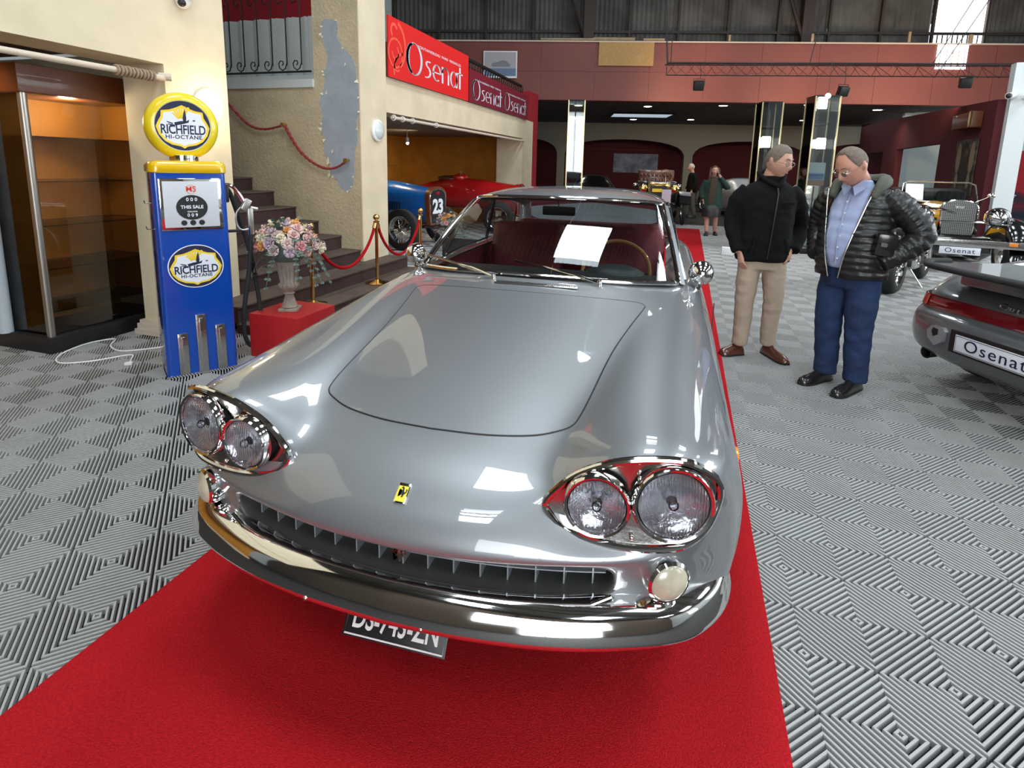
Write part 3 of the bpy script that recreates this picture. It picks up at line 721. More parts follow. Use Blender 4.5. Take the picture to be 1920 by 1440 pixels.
for n_, y in enumerate((-2.5, 3.3, 9.2, 21.)):
    mb = MB(); mb.box((1.5, y, 6.95), (20.2, .10, .12)); mb.box((1.5, y, 6.2), (20.2, .10, .12))
    for i in range(20):
        a = -8.5+i*1.0; mb.cyl((a, y, 6.2), (a+.5, y, 6.95), .03, 6); mb.cyl((a+.5, y, 6.95), (a+1, y, 6.2), .03, 6)
    structure('trim_%d' % (n_+50), mb, M['steel_brown'])

# ---- oxblood wall over the far opening (runs 13 degrees off square)
U = Vector((.976, .228, 0)); N = Vector((-.228, .976, 0)); WA = math.atan2(.228, .976); P0 = Vector((-4.21, 15.2, 0))
def wl(a, d, z): return P0+U*a+N*d+Vector((0, 0, z))
WALLR = thing('wall_back', None, None, P0, WA); WALLR['kind'] = 'structure'
LW = 19.0
MB().box((LW/2-3.2, .15, 4.05), (LW, .3, 1.50)).build('lintel', M['oxblood'], WALLR)
# slightly proud facing panels with fine joints
for i in range(13):
    for j in range(2):
        MB().box((-4.9+i*1.45, -.005, 3.68+j*.74), (1.442, .012, .732)).build('wall_panel', M['oxblood'], WALLR)
MB().box((LW/2-3.2, -.03, 4.815), (LW, .07, .035)).build('coping', M['trim_wood'], WALLR)
for a, w, h, y in ((.9, 1.5, .05, -.02), (2.1, 1.1, .07, -.03), (3.15, .55, .06, .0), (5.1, .05, .16, 0), (7.2, .06, .2, 0), (9.6, .06, .26, 0), (11.1, .1, .2, 0)):
    MB().box((a, y, 4.85+h/2), (w, .04, h)).build('timber_offcut', M['timber'], WALLR)
# corrugated gable above it, set back
GB = thing('wall_gable', None, None, P0, WA); GB['kind'] = 'structure'
for i in range(15):
    x0 = -5.5+i*1.35
    for j, (z0, z1) in enumerate(((4.6, 5.28), (5.28, 6.3), (6.3, 7.6))):
        if 10.8 < x0+.67 < 11.9 and j > 0: continue
        mb = MB(); xs = np.arange(x0, x0+1.351, .028); yy = 1.0+(.02 if j % 2 else 0)+(.01 if i % 2 else 0)
        mb.grid([[(x, yy+.016*math.sin(x/.13*2*PI), z0), (x, yy+.016*math.sin(x/.13*2*PI), z1)] for x in xs]); mb.build('corrugated_sheet', M['corr'], GB)
for i in range(16): MB().box((-5.5+i*1.35, .93, 6.1), (.06, .08, 3.0)).build('stud', M['steel_brown'], GB)
for z in (5.28, 6.3): MB().box((4.5, .93, z), (21, .06, .07)).build('rail', M['steel_brown'], GB)
for a in (1.45, 7.3, 14.): MB().box((a, .7, 6.2), (.28, .22, 2.8)).build('roof_post', M['steel_brown'], GB); MB().cyl((a-1.0, .65, 7.4), (a-.1, .65, 5.1), .05, 6).build('brace', M['steel_brown'], GB)
o = thing('window_20', None, None, wl(11.375, 1.0, 5.95), WA); o['kind'] = 'structure'
MB().box((0, 0, .2), (1.34, .02, 2.9)).build('pane', M['win_glow'], o)
o = thing('window_21', None, None, wl(10.66, -.03, 4.50), WA); o['kind'] = 'structure'
MB().box((0, 0, 0), (.74, .02, .60)).build('pane', M['win_glow'], o)
for i in range(5): MB().box((-.30+i*.15, -.02, -.04), (.018, .02, .42)).build('glazing_bar', M['trim_wood'], o)
MB().box((0, -.02, .30), (.80, .04, .03)).build('window_frame', M['white_paint'], o)
# board and framed picture on that wall
def board(a, z, w, h, m, name, parent=None):
    o = thing(name, None, None, wl(a, -.03, z), WA); return o
o = thing('chipboard_panel', 'plain ochre chipboard panel fixed high on the dark red wall', 'panel', wl(2.43, -.055, 4.50), WA)
MB().box((0, 0, 0), (1.45, .018, .60)).build('sheet', pbr('ochre_chipboard', (.50, .30, .10), .7, var=.2, vscale=30), o)
mb = MB()
for i in range(7): mb.tube([(.2+i*.03, -.011, -.1), (.26+i*.035, -.011, -.02+.02*(i % 3)), (.3+i*.03, -.011, -.16)], .003, 4)
mb.build('scratches', pbr('pale_scratch', (.75, .62, .4), .7), o)
o = thing('framed_picture', 'framed picture of a silver racing car on the dark red wall above the balcony', 'picture', wl(-.93, -.06, 4.20), WA)
MB().box((0, 0, 0), (.92, .03, .70), bev=.004).build('frame', M['white_print'], o)
MB().box((0, -.017, .10), (.86, .004, .44)).build('sky', pbr('print_sky', (.42, .40, .40), .6), o); MB().box((0, -.0175, -.20), (.86, .004, .20)).build('print_ground', pbr('print_blue', (.14, .20, .30), .6), o)
MB().prism([(-.25, -.03), (-.22, .03), (-.05, .07), (.05, .11), (.15, .10), (.22, .04), (.28, .0), (.26, -.06), (-.2, -.06)], .019, .022, Matrix.Rotation(PI/2, 4, 'X')).build('painted_car', pbr('print_grey', (.20, .22, .26), .5), o)

# ---- back hall behind the opening
BD = 9.0
mb = MB().box((6.0, 5.6, 3.42), (22, 11.0, .05)); 
CB = thing('ceiling_back', None, None, P0, WA); CB['kind'] = 'structure'; mb.build('ceiling_slab', M['ceil_dark'], CB)
for i in range(12):
    for j in range(8): MB().box((-3.4+i*1.3, .9+j*1.18, 3.385), (1.27, 1.15, .02)).build('ceiling_panel', M['ceil_dark'], CB)
BW = thing('wall_arcade', None, None, P0, WA); BW['kind'] = 'structure'
def arch_outline(x0, x1, z0=0, zs=2.1, rise=.62, n=14):
    c = (x0+x1)/2; h = (x1-x0)/2
    return [(x0, z0), (x0, zs)]+[(c-h*math.cos(PI*k/n)*.98, zs+rise*math.sin(PI*k/n)**.8) for k in range(1, n)]+[(x1, zs), (x1, z0)]
ARC = [(-6.4, -2.6), (-2.35, .72), (1.05, 6.05), (6.4, 11.0), (11.4, 15.5)]
def arcade_face(y):
    bm = bmesh.new(); zt = 3.4; x = -7.0; tops = []
    mb = MB()
    for x0, x1 in ARC:
        mb.box(((x+x0)/2, y, zt/2), (x0-x, .25, zt)); x = x1
        o = arch_outline(x0, x1)[1:-1]
        for a, b in zip(o[:-1], o[1:]):
            if b[0]-a[0] < 1e-4: continue
            mb.add([(a[0], y-.125, a[1]), (b[0], y-.125, b[1]), (b[0], y-.125, zt), (a[0], y-.125, zt), (a[0], y+.125, a[1]), (b[0], y+.125, b[1]), (b[0], y+.125, zt), (a[0], y+.125, zt)],
                   [(0, 1, 2, 3), (4, 7, 6, 5), (0, 4, 5, 1)])
    mb.box(((x+18)/2, y, zt/2), (18-x, .25, zt)); return mb
arcade_face(BD-.4).build('arch_wall', M['grey_wall'], BW)
MB().box((5, BD+1.4, 1.7), (26, .1, 3.4)).build('red_backing', M['darkred'], BW)
MB().box((5, BD+1.33, 2.35), (26, .02, .02)).build('picture_rail', M['steel_dark'], BW)
# downlights
for k, (a, d) in enumerate(((1.3, 2.0), (3.4, 2.0), (5.5, 1.5), (7.7, 1.0), (10.1, 2.0), (1.4, 6.6), (3.6, 6.6), (5.7, 6.3), (9.6, 5.8))):
    p = wl(a, d, 3.37); o = tag(MB().lathe([(.001, 0), (.11, 0), (.13, .01), (.13, .02)], 20).build('downlight', M['spot_glow'], None, p), 'round lit downlight in the far hall ceiling, '+('front left', 'front row above the middle arch', 'front row right of the middle', 'front row above the puffer jacket man', 'front row nearest the white post', 'far row left end', 'far row below the lit ceiling window', 'far row right of the lit ceiling window', 'far row right end')[k], 'ceiling light', 'downlights of the far hall')
    area_light('downlight_beam', p-Vector((0, 0, .03)), (0, 0, 0), .2, .2, 9, (1, .88, .7), 130)
o = thing('skylight', 'pale rectangular lit ceiling window over the far hall', 'skylight', wl(3.6, 4.6, 3.36), WA); MB().box((0, 0, 0), (2.0, 1.5, .02)).build('pane', M['cool_glow'], o); MB().tube([(-1.02, -.77, -.01), (1.02, -.77, -.01), (1.02, .77, -.01), (-1.02, .77, -.01)], .03, 4, closed=True).build('frame', M['steel_dark'], o)
area_light('far_hall_daylight', wl(9, 5, 3.3), (0, 0, WA), 8, 5, 45, (.9, .95, 1))
# right hand partition, red with openings and the white post
RP = thing('wall_partition', None, None, (0, 0, 0)); RP['kind'] = 'structure'
def pt(px_x, y): return (5.6+(y-13)*.25, y)
A = Vector((5.62, 13.02, 0)); B = Vector((6.5, 25.4, 0)); D = (B-A).normalized(); ln = (B-A).length; RA = math.atan2(D.y, D.x)
RP.location = A; RP.rotation_euler = (0, 0, RA)
for (a0, a1, z0, z1) in ((0, 2.9, 0, 2.75), (2.9, 6.7, 2.25, 2.75), (2.9, 6.7, 0, 1.0), (6.7, 8.4, 0, 2.75), (8.4, 11.4, 0, 1.0), (8.4, 11.4, 2.25, 2.75), (11.4, ln, 0, 2.75)):
    MB().box(((a0+a1)/2, .1, (z0+z1)/2), (a1-a0, .16, z1-z0)).build('partition_panel', M['darkred'], RP)
MB().prism([(0, 2.75), (ln, 2.75), (ln, 3.38), (0, 2.93)], -.18, -.02, Matrix.Rotation(PI/2, 4, 'X')).build('partition_head', M['darkred'], RP)
MB().box((4.1, -.9, 1.5), (2.4, .05, 1.1)).box((9.6, -.9, 1.45), (2.2, .05, .9)).build('magenta_screen', pbr('dark_magenta_fabric', (.13, .004, .045), .85), RP)
PO = MB().box((5.72, 12.98, 1.78), (.22, .30, 3.56), (0, 0, RA)).build('wall_post', M['white_wall']); PO['kind'] = 'structure'
SG = thing('wall_annex', None, None, (0, 0, 0)); SG['kind'] = 'structure'
MB().box((9.0, 20.5, 2.2), (5.6, .2, 4.4)).build('annex_wall', pbr('pale_green_glazing', (.50, .62, .62), .4), SG)
o = MB().box((8.6, 17.2, 1.6), (1.6, .1, 1.1)).build('red_display_screen', M['crimson']); tag(o, 'dark red display screen standing behind the white post at the right edge', 'screen')
# poster on the partition
m, nt, p = new_mat('old_photo_print'); tc = nt.nodes.new('ShaderNodeTexCoord'); v_ = nt.nodes.new('ShaderNodeTexNoise'); v_.inputs['Scale'].default_value = 6; r = nt.nodes.new('ShaderNodeValToRGB')
r.color_ramp.elements[0].color = (.02, .015, .012, 1); r.color_ramp.elements[1].color = (.16, .12, .08, 1); r.color_ramp.elements[0].position = .45; r.color_ramp.elements[1].position = .7
nt.links.new(tc.outputs['Object'], v_.inputs['Vector']); nt.links.new(v_.outputs['Fac'], r.inputs[0]); nt.links.new(r.outputs[0], p.inputs['Base Color'])
o = thing('racing_poster', 'tall brown photograph of an old racing car from above on the red partition', 'poster', A+D*2.9+Vector((-D.y, D.x, 0))*.03+Vector((0, 0, 1.62)), RA)
o.location = A+D*1.12+Vector((-D.y, D.x, 0))*.20+Vector((0, 0, 1.68)); o.rotation_euler = (0, 0, RA+PI)
MB().box((0, 0, 0), (1.15, .01, 1.15)).build('print', m, o)
tan = pbr('sepia_print', (.24, .18, .11), .7); dk = pbr('sepia_dark', (.03, .022, .018), .7)
for x, z, w, h, mm in ((-.36, .2, .13, .32, tan), (.36, .2, .13, .32, tan), (0, .02, .22, .50, dk), (0, .28, .16, .1, tan), (-.33, -.28, .09, .16, tan), (.33, -.28, .09, .16, tan), (0, -.38, .11, .14, tan)):
    mb = MB().add([(x+w*math.cos(a), -.008, z+h*math.sin(a)) for a in np.linspace(0, 2*PI, 21)[:-1]], [tuple(range(20))]); mb.build('printed_shape', mm, o)
# small wall speaker box and cameras near the post
o = thing('wall_box', 'brown box with a brass edge hung high on the red partition', 'box', A+D*1.1+Vector((-D.y, D.x, 0))*.28+Vector((0, 0, 2.62)), RA+PI); MB().box((0, 0, 0), (1.1, .18, .30), bev=.01).build('housing', M['case_wood'], o); MB().box((.5, -.02, 0), (.08, .2, .32)).build('end_strip', M['brass'], o)
for k, (x, y, z, lab) in enumerate(((5.60, 12.90, 2.98, 'white security camera on the left face of the white post'), (5.76, 12.83, 2.94, 'white dome security camera on the front of the white post'))):
    o = thing('security_camera', lab, 'camera', (x, y, z)); MB().cyl((0, 0, 0), (-.12 if k == 0 else 0, -.12, -.02), .06, 16).build('housing', M['white_paint'], o); MB().ball((-.13 if k == 0 else 0, -.14, -.02), .045, 8).build('camera_lens', M['black'], o)

# ---------------------------------------------------------------- arcade building on the left (front plane X = -3.93)
AX = -3.93
def wbox(mb, x0, x1, y0, y1, z0, z1): return mb.box(((x0+x1)/2, (y0+y1)/2, (z0+z1)/2), (x1-x0, y1-y0, z1-z0))
PIL = thing('wall_arcade_left', None, None, (0, 0, 0)); PIL['kind'] = 'structure'
wbox(MB(), -4.36, AX, 3.46, 4.08, 0, 5.2).build('pillar', M['cream'], PIL)
wbox(MB(), -4.30, AX, -2.0, 3.46, 2.20, 5.2).build('beam', M['cream'], PIL)
wbox(MB(), -4.30, AX, -2.0, 3.46, 3.05, 3.08).build('ledge', M['cream'], PIL)
for k, (e, z) in enumerate(((.06, .03), (.045, .075), (.03, .105))):
    wbox(MB(), -4.36-e, AX+e, 3.46-e, 4.08+e, z-.03, z+.015).build('pillar_base', M['trim_wood'], PIL)
wbox(MB(), -4.50, -3.90, 6.14, 6.76, 0, 5.2).build('column', M['cream'], PIL)
wbox(MB(), -4.32, AX, 6.76, 14.2, 2.16, 2.62).build('beam', M['cream'], PIL)
wbox(MB(), -4.6, AX, 13.30, 14.2, 0, 2.16).build('pillar', M['cream'], PIL)
# rough plaster wall behind the stairs with the opening to the gallery
wbox(MB(), -8.4, -3.905, 6.13, 6.40, 0, 2.45).build('plaster_wall', M['cream_rough'], PIL)
wbox(MB(), -4.55, -3.905, 6.13, 6.40, 2.45, 5.2).build('plaster_wall', M['cream_rough'], PIL)
wbox(MB(), -8.4, -4.55, 6.13, 6.40, 4.1, 5.2).build('plaster_wall', M['cream_rough'], PIL)
wbox(MB(), -8.4, -4.55, 6.10, 6.5, 2.40, 2.50).build('gallery_sill', M['white_wall'], PIL)
# peeled patch: ragged thin skin proud of the wall, with curled flakes
pc = [(-4.40, 3.18), (-4.33, 3.20), (-4.20, 3.16), (-4.19, 3.0), (-4.13, 2.88), (-4.02, 2.78), (-3.96, 2.66), (-3.92, 2.45), (-3.915, 2.1), (-3.95, 1.95), (-3.93, 1.75), (-3.98, 1.62), (-4.0, 1.42), (-4.02, 1.22), (-4.10, 1.12), (-4.2, 1.16), (-4.26, 1.28), (-4.34, 1.33), (-4.36, 1.5), (-4.44, 1.62), (-4.42, 1.78), (-4.47, 1.9), (-4.44, 2.1), (-4.48, 2.25), (-4.40, 2.4), (-4.40, 2.58), (-4.34, 2.7), (-4.38, 2.9), (-4.42, 3.02)]
pp = crom(pc, 4, True); pp = [(x+random.uniform(-.012, .012), z+random.uniform(-.012, .012)) for x, z in pp]; pp = [(min(x, -3.91), z) for x, z in pp]
MB().prism([(x, z) for x, z in pp], 0, .004, Matrix.Translation((0, 6.131, 0)) @ Matrix.Rotation(PI/2, 4, 'X')).build('peeled_patch', M['peeled'], PIL)
mb = MB()
for k in range(46):
    x, z = random.choice(pp); s = random.choice((.012, .018, .03)); a = random.uniform(0, 6)
    c = Vector((x, 6.118, z)); mb.add([c+Vector((s*math.cos(a), .008, s*math.sin(a))), c+Vector((s*math.cos(a+2), 0.005, s*math.sin(a+2))), c+Vector((s*math.cos(a+4), -.018, s*math.sin(a+4)))], [(0, 1, 2)])
for x, z, s in ((-4.37, 1.50, .06), (-4.36, 1.34, .055), (-4.30, 1.62, .03), (-4.08, 2.66, .03), (-4.36, 2.33, .03)):
    mb.add([(x, 6.12, z+s), (x+s*.5, 6.10, z-s*.3), (x, 6.09, z-s), (x-s*.45, 6.11, z-s*.1)], [(0, 1, 2, 3)])
o = mb.build('paint_flakes', M['flake'], PIL, fix=False); o['kind'] = 'stuff'
# gallery behind the opening: louvred screens
wbox(MB(), -8.4, -5.75, 8.0, 8.1, 2.4, 5.2).build('gallery_wall', M['crimson'], PIL)
wbox(MB(), -8.4, -3.95, 6.4, 13.3, 2.45, 2.60).build('gallery_floor', M['white_wall'], PIL)
for k in range(9):
    o = thing('screen_panel', 'tall white folding panel behind the gallery railing, '+('leftmost', 'second from the left', 'third from the left', 'fourth from the left', 'middle one', 'fourth from the right', 'third from the right', 'second from the right', 'rightmost')[k], 'screen', (-6.62+k*.27, 6.85, 2.6), 0, 'white folding panels on the gallery')
    MB().box((-.06, 0, .42), (.13, .05, .84), (0, 0, .5), bev=.006).build('leaf', M['white_wall'], o); MB().box((.065, 0, .42), (.13, .05, .84), (0, 0, -.5), bev=.006).build('leaf', M['white_wall'], o)
# wrought iron railing with scrolls
RL = thing('balcony_railing', 'black wrought iron railing with scrolls across the gallery opening', 'railing', (0, 6.05, 0))
for z in (2.58, 3.52): MB().box((-5.75, 0, z), (2.45, .02, .022)).build('rail', M['iron'], RL)
def spiral(cx, cz, sgn, up):
    pts = []
    for t in np.linspace(0, 1, 22):
        a = t*PI*3.0; r = .012+.045*t; pts.append((cx+sgn*r*math.cos(a-PI/2)*1., 0, cz+up*(-1)*r*math.sin(a-PI/2)))
    return pts
for k in range(11):
    x = -4.66-k*.215
    MB().cyl((x, 0, 2.66), (x, 0, 3.45), .008, 6).build('baluster', M['iron'], RL)
    MB().tube([(x, 0, 2.72), (x-.005, 0, 2.68), (x-.03, 0, 2.62), (x-.07, 0, 2.60), (x-.115, 0, 2.63), (x-.125, 0, 2.68), (x-.10, 0, 2.715), (x-.065, 0, 2.71), (x-.055, 0, 2.68), (x-.075, 0, 2.66)], .007, 6).build('scroll', M['iron'], RL)
    MB().tube([(x, 0, 3.38), (x-.005, 0, 3.43), (x-.03, 0, 3.48), (x-.07, 0, 3.50), (x-.115, 0, 3.47), (x-.125, 0, 3.42), (x-.10, 0, 3.385), (x-.065, 0, 3.39), (x-.055, 0, 3.42)], .007, 6).build('scroll', M['iron'], RL)
# staircase
ST = thing('staircase', 'maroon carpeted staircase climbing left against the peeling plaster wall', 'staircase', (0, 0, 0))
SX = [-2.95, -3.28, -3.62, -3.94, -4.22, -4.56, -4.90, -5.24, -5.58, -5.92, -6.26, -6.6, -6.94]; SZ = [0, .085, .235, .39, .56, .73, .90, 1.09, 1.26, 1.43, 1.6, 1.77, 1.94]
for k in range(1, 12):
    x1 = SX[k]; x0 = -8.3 if k == 11 else SX[k+1]-.02; ye = 6.125 if k > 2 else 6.78; ys = 4.10 if x1 < -3.9 else 3.72
    mb = wbox(MB(), x0, x1, ys, ye, SZ[k-1] if k > 1 else 0, SZ[k]-.012); mb.build('riser', M['step'], ST)
    wbox(MB(), x0, x1+.012, ys, ye, SZ[k]-.014, SZ[k]).build('tread', M['tread'], ST)
# wall rope
RO = thing('wall_rope', 'dull red twisted rope hanging as a handrail on the plaster wall', 'rope', (0, 6.07, 0))
path = crom([(-5.98, 0, 2.36), (-5.72, 0, 2.09), (-5.50, 0, 1.925), (-5.29, 0, 1.885), (-5.10, 0, 1.91), (-4.98, 0, 1.935)], 8)+crom([(-4.97, 0, 1.93), (-4.88, 0, 1.78), (-4.74, 0, 1.60), (-4.56, 0, 1.47), (-4.38, 0, 1.405), (-4.22, 0, 1.42), (-4.07, 0, 1.50)], 8)
mb = MB()
for ph in (0, PI):
    pts = []
    for i, p in enumerate(path):
        a = i*1.15+ph; pts.append((p[0]+.009*math.cos(a), p[1]+.009*math.sin(a), p[2]+.009*math.cos(a)*.5))
    mb.tube(crom(pts, 3), .0125, 6)
mb.build('rope_strand', M['rope_red'], RO)
for x, z in ((-4.97, 1.94), (-4.06, 1.51)): MB().lathe([(.001, -.03), (.016, -.03), (.018, 0), (.026, .04), (.026, .055), (.001, .055)], 14, axis='y').build('hook', M['brass'], RO, (x, .0, z))
# wall lamps
o = thing('wall_lamp', 'lit round opal wall lamp on the cream pillar behind the fuel pump', 'lamp', (AX, 3.85, 1.92)); MB().lathe([(.145, 0), (.15, .02), (.13, .03)], 30, axis='x').build('base', M['white_paint'], o)
MB().ball((.03, 0, 0), .13, 12, (.45, 1, 1)).build('globe', M['lamp_glow'], o); point_light('wall_lamp_bulb', (AX+.16, 3.85, 1.92), 9, (1, .76, .45), .07)
o = thing('wall_lamp', 'unlit round opal bulkhead lamp on the column right of the stairs', 'lamp', (-3.90, 6.50, 1.90)); MB().lathe([(.135, 0), (.14, .03), (.115, .045)], 30, axis='x').build('base', M['white_paint'], o); MB().ball((.035, 0, 0), .115, 12, (.4, 1, 1)).build('globe', M['opal'], o)
o = thing('dome_camera', 'white dome security camera at the top of the cream pillar', 'camera', (AX+.02, 3.66, 2.74)); MB().lathe([(.001, -.02), (.08, -.02), (.09, .01), (.09, .06), (.001, .06)], 20).build('base', M['white_paint'], o); MB().ball((0, 0, -.03), .06, 8).build('dome', M['white_paint'], o); MB().ball((.03, -.035, -.055), .03, 8).build('camera_lens', M['black'], o); MB().cyl((-.12, 0, .03), (0, 0, .03), .02, 8).build('bracket', M['white_paint'], o)
# curtain rod with wound rings
ROD = thing('curtain_rod', 'cream wooden curtain rod under the beam with bunched rings at its end', 'rod', (-3.90, 0, 2.09)); MB().cyl((0, -2, 0), (0, 3.44, 0), .021, 12).build('pole', M['trim_wood'], ROD)
rw_ = pbr('brown_rope_ring', (.33, .24, .16), .8, bump=.3, bscale=80)
for k in range(11): MB().tube(ring_pts((0, 3.05+k*.028, 0), .030+.003*(k % 2), 14, 'xz'), .009, 6, closed=True).build('ring', rw_, ROD)
MB().cyl((-.03, 3.41, .01), (.03, 3.47, .01), .03, 10).build('bracket', M['trim_wood'], ROD)
# first bay: soffit, back and display case
BY = thing('wall_bay', None, None, (0, 0, 0)); BY['kind'] = 'structure'
wbox(MB(), -8.4, -4.30, -2.0, 3.50, 2.32, 2.4).build('soffit', M['trim_wood'], BY)
wbox(MB(), -8.4, -8.3, -2, 3.5, 0, 2.4).build('bay_back', M['orange_panel'], BY)
wbox(MB(), -8.4, -4.36, 3.95, 4.08, 0, 2.4).build('bay_side', M['cream'], BY)
wbox(MB(), -5.22, -5.14, -2, 2.86, 0, 2.32).build('bay_partition', M['orange_cloth'], BY)
wbox(MB(), -5.14, -5.10, -2, 2.84, 0, .075).build('skirting', M['trim_wood'], BY)
DC = thing('display_case', 'empty glass display case with black plinth and orange back panels', 'display case', (-4.55, 2.84, 0))
MB().box((-.24, .46, .062), (.58, 1.02, .124), bev=.006).build('plinth', M['black'], DC)
MB().box((-.24, .46, 2.02), (.58, 1.02, .20), bev=.01).build('cornice', M['case_wood'], DC)
MB().cyl((0.0, 0, .12), (0.0, 0, 1.93), .028, 20).build('corner_post', M['steel_post'], DC)
for x, y in ((.0, .94), (-.5, .0)): MB().box((x, y, 1.02), (.03, .03, 1.8)).build('frame_post', M['steel_dark'], DC)
for k in range(5): MB().box((-.50, .47, .30+k*.33+.165), (.012, .92, .322)).build('back_panel', M['orange_panel'], DC)
MB().box((-.50, .47, .2), (.012, .92, .14)).build('back_panel', M['orange_panel'], DC)
for k in range(5): MB().box((-.25, .93, .30+k*.33+.165), (.5, .012, .322)).build('back_panel', M['orange_panel'], DC)
for k in range(5): MB().box((-.25, .46, .30+k*.33), (.48, .90, .006)).build('glass_shelf', M['case_glass'], DC)
MB().box((.0, .47, 1.02), (.0005, .9, 1.8)).build('glass_front', M['case_glass'], DC); MB().box((-.25, .0, 1.02), (.46, .0005, 1.8)).build('glass_side', M['case_glass'], DC)
for z in (.55, 1.15, 1.62): MB().box((-.44, -.012, z), (.05, .012, .22)).build('hinge', M['steel_dark'], DC)
MB().cyl((-.43, -.045, .12), (-.43, -.045, 1.93), .048, 20).build('side_post', M['pale_blue'], DC)
# white flex on the floor
fx = crom([(-3.86, 3.24, .006), (-3.98, 3.10, .006), (-4.10, 3.02, .006), (-4.28, 3.08, .006), (-4.42, 3.22, .006), (-4.50, 3.05, .006), (-4.42, 2.80, .006), (-4.25, 2.68, .006), (-4.08, 2.78, .006), (-3.95, 2.98, .006), (-3.86, 2.92, .006), (-3.78, 2.84, .008)], 6)
o = MB().tube(fx, .006, 6).build('extension_cord', M['white_paint']); tag(o, 'white flex lying looped on the floor by the display case', 'cord'); MB().box((-3.77, 2.83, .012), (.05, .035, .022), (0, 0, .6), bev=.006).build('plug', M['white_paint'], o)
# second bay behind the blue racer
wbox(MB(), -8.4, -7.6, 6.4, 14.2, 0, 2.45).build('bay_curtain', M['orange_cloth'], BY)
wbox(MB(), -7.6, -4.32, 13.9, 14.2, 0, 2.45).build('bay_curtain', M['orange_cloth'], BY)
wbox(MB(), -8.4, -4.32, 6.40, 14.2, 2.22, 2.45).build('soffit', M['grey_wall'], BY)
wbox(MB(), -4.7, -4.05, 14.22, 15.1, 0, 3.4).build('fabric_column', M['crimson'], BY)
ROD2 = thing('curtain_rod', 'long cream curtain rod above the bay of the blue racer', 'rod', (-3.90, 0, 2.10)); MB().cyl((0, 6.9, 0), (0, 13.3, 0), .022, 12).build('pole', M['trim_wood'], ROD2)
for y in (6.95, 7.2, 7.5, 8.3): MB().tube(ring_pts((0, y, 0), .034, 14, 'xz'), .008, 6, closed=True).build('ring', M['white_paint'], ROD2)
for k, (x, y, z) in enumerate(((-5.6, 9.0, 1.95), (-5.3, 9.0, 1.83), (-5.8, 10.9, 1.93))):
    o = thing('track_spotlight', ('small lit track spotlight over the blue racer, the higher of the pair', 'small lit track spotlight over the blue racer, the lower of the pair', 'small lit track spotlight above the red racing car')[k], 'spotlight', (x, y, z), 0, 'spotlights over the blue racer'); MB().cyl((0, 0, .1), (0.02, -.02, .0), .035, 12).build('can', M['white_paint'], o); MB().ball((.02, -.02, -.01), .03, 8).build('bulb', M['spot_glow'], o); MB().cyl((0, 0, .1), (0, 0, 2.22-z), .008, 6).build('stem', M['white_paint'], o)
spot_light('bay_spot_and_fill', (-5.4, 9.1, 2.1), (-5.2, 9.2, .6), 60, (1, .8, .5), 110, .9, .05); spot_light('bay_spot_and_fill', (-5.6, 11.2, 2.1), (-7.6, 11.6, 1.0), 90, (1, .75, .45), 120, .9, .05)
point_light('case_fill_light', (-4.70, 3.25, 1.84), 8.0, (1, .8, .5), .05); spot_light('bay_spot_and_fill', (-4.7, 2.4, 2.2), (-5.1, 3.2, .8), 14, (1, .75, .45), 110, .9, .05)  # added fill lights to brighten the orange case panels, no fitting here

# banners: red one, then two dark ones, art deco lettering in thin strokes
def deco(parent, h, mat, x0=0., z0=0., y=-.004, name='lettering', kx=3.6):
    """'Osenat' drawn in thin strokes; h = height of the capital"""
    s = h; L = {}
    def arc(cx, cz, rx, rz, a0, a1, n=22): return [(cx+rx*math.cos(a), cz+rz*math.sin(a)) for a in np.linspace(math.radians(a0), math.radians(a1), n)]
    S = []
    S.append((0, [arc(.26, .5, .23, .5, 0, 360, 40)], .020)); S.append((0, [arc(.17, .5, .12, .44, 90, 270, 20)], .030))
    x = .62; S.append((x, [[(.17, .60), (.08, .60), (.03, .53), (.05, .45), (.14, .36), (.18, .24), (.15, .12), (.07, .06), (0, .06)]], .018))
    x = .90; S.append((x, [[(.0, .33), (.27, .33)], arc(.14, .33, .135, .27, 0, 300)], .018))
    x = 1.26; S.append((x, [[(0, .05), (0, .62)], arc(.12, .42, .12, .20, 180, 0), [(.24, .42), (.24, .05)]], .018))
    x = 1.60; S.append((x, [[(.26, .62), (.26, .05)], arc(.13, .33, .13, .28, 0, 360)], .018))
    x = 1.96; S.append((x, [[(.04, .86), (.04, .05)], [(-.05, .62), (.16, .62)]], .020))
    mb = MB()
    for ox, polys, wd in S:
        for q in polys:
            P = [Vector(((ox+a)*s*.62, y, z0+b*s)) for a, b in q]; w = wd*s*1.05
            for a, b in zip(P[:-1], P[1:]):
                d = b-a
                if d.length < 1e-6: continue
                d.normalize(); n = Vector((-d.z, 0, d.x))*w; e = d*w*.4; t = Vector((0, -.002, 0))
                mb.add([a-n-e+t, b-n+e+t, b+n+e+t, a+n-e+t], [(0, 1, 2, 3)])
    mb.v = [(x0+v[0]*kx, v[1], v[2]) for v in mb.v]
    return mb.build(name, mat, parent, fix=False)
banner_red = pbr('red_banner', (.72, .012, .012), .45); banner_dk = pbr('burgundy_banner', (.17, .006, .022), .45); banner_org = pbr('banner_print_coral', (.85, .10, .05), .5)
def banner(y0, y1, z0, z1, m, lab, h, deco_x, big=False):
    o = thing('banner', lab, 'banner', (AX+.012+.03, (y0+y1)/2, (z0+z1)/2), PI/2); w = y1-y0; hh = z1-z0
    MB().box((0, 0, 0), (w, .02, hh)).build('panel', m, o)
    deco(o, h, M['white_print'], deco_x, -h*.5-.04, -.012)
    text('FONTAINEBLEAU  PARIS  VERSAILLES', h*.13, M['white_print'], o, (deco_x+h*2.7, -.013, h*.36), (PI/2, 0, 0), .0004, 0, 1.75)
    return o
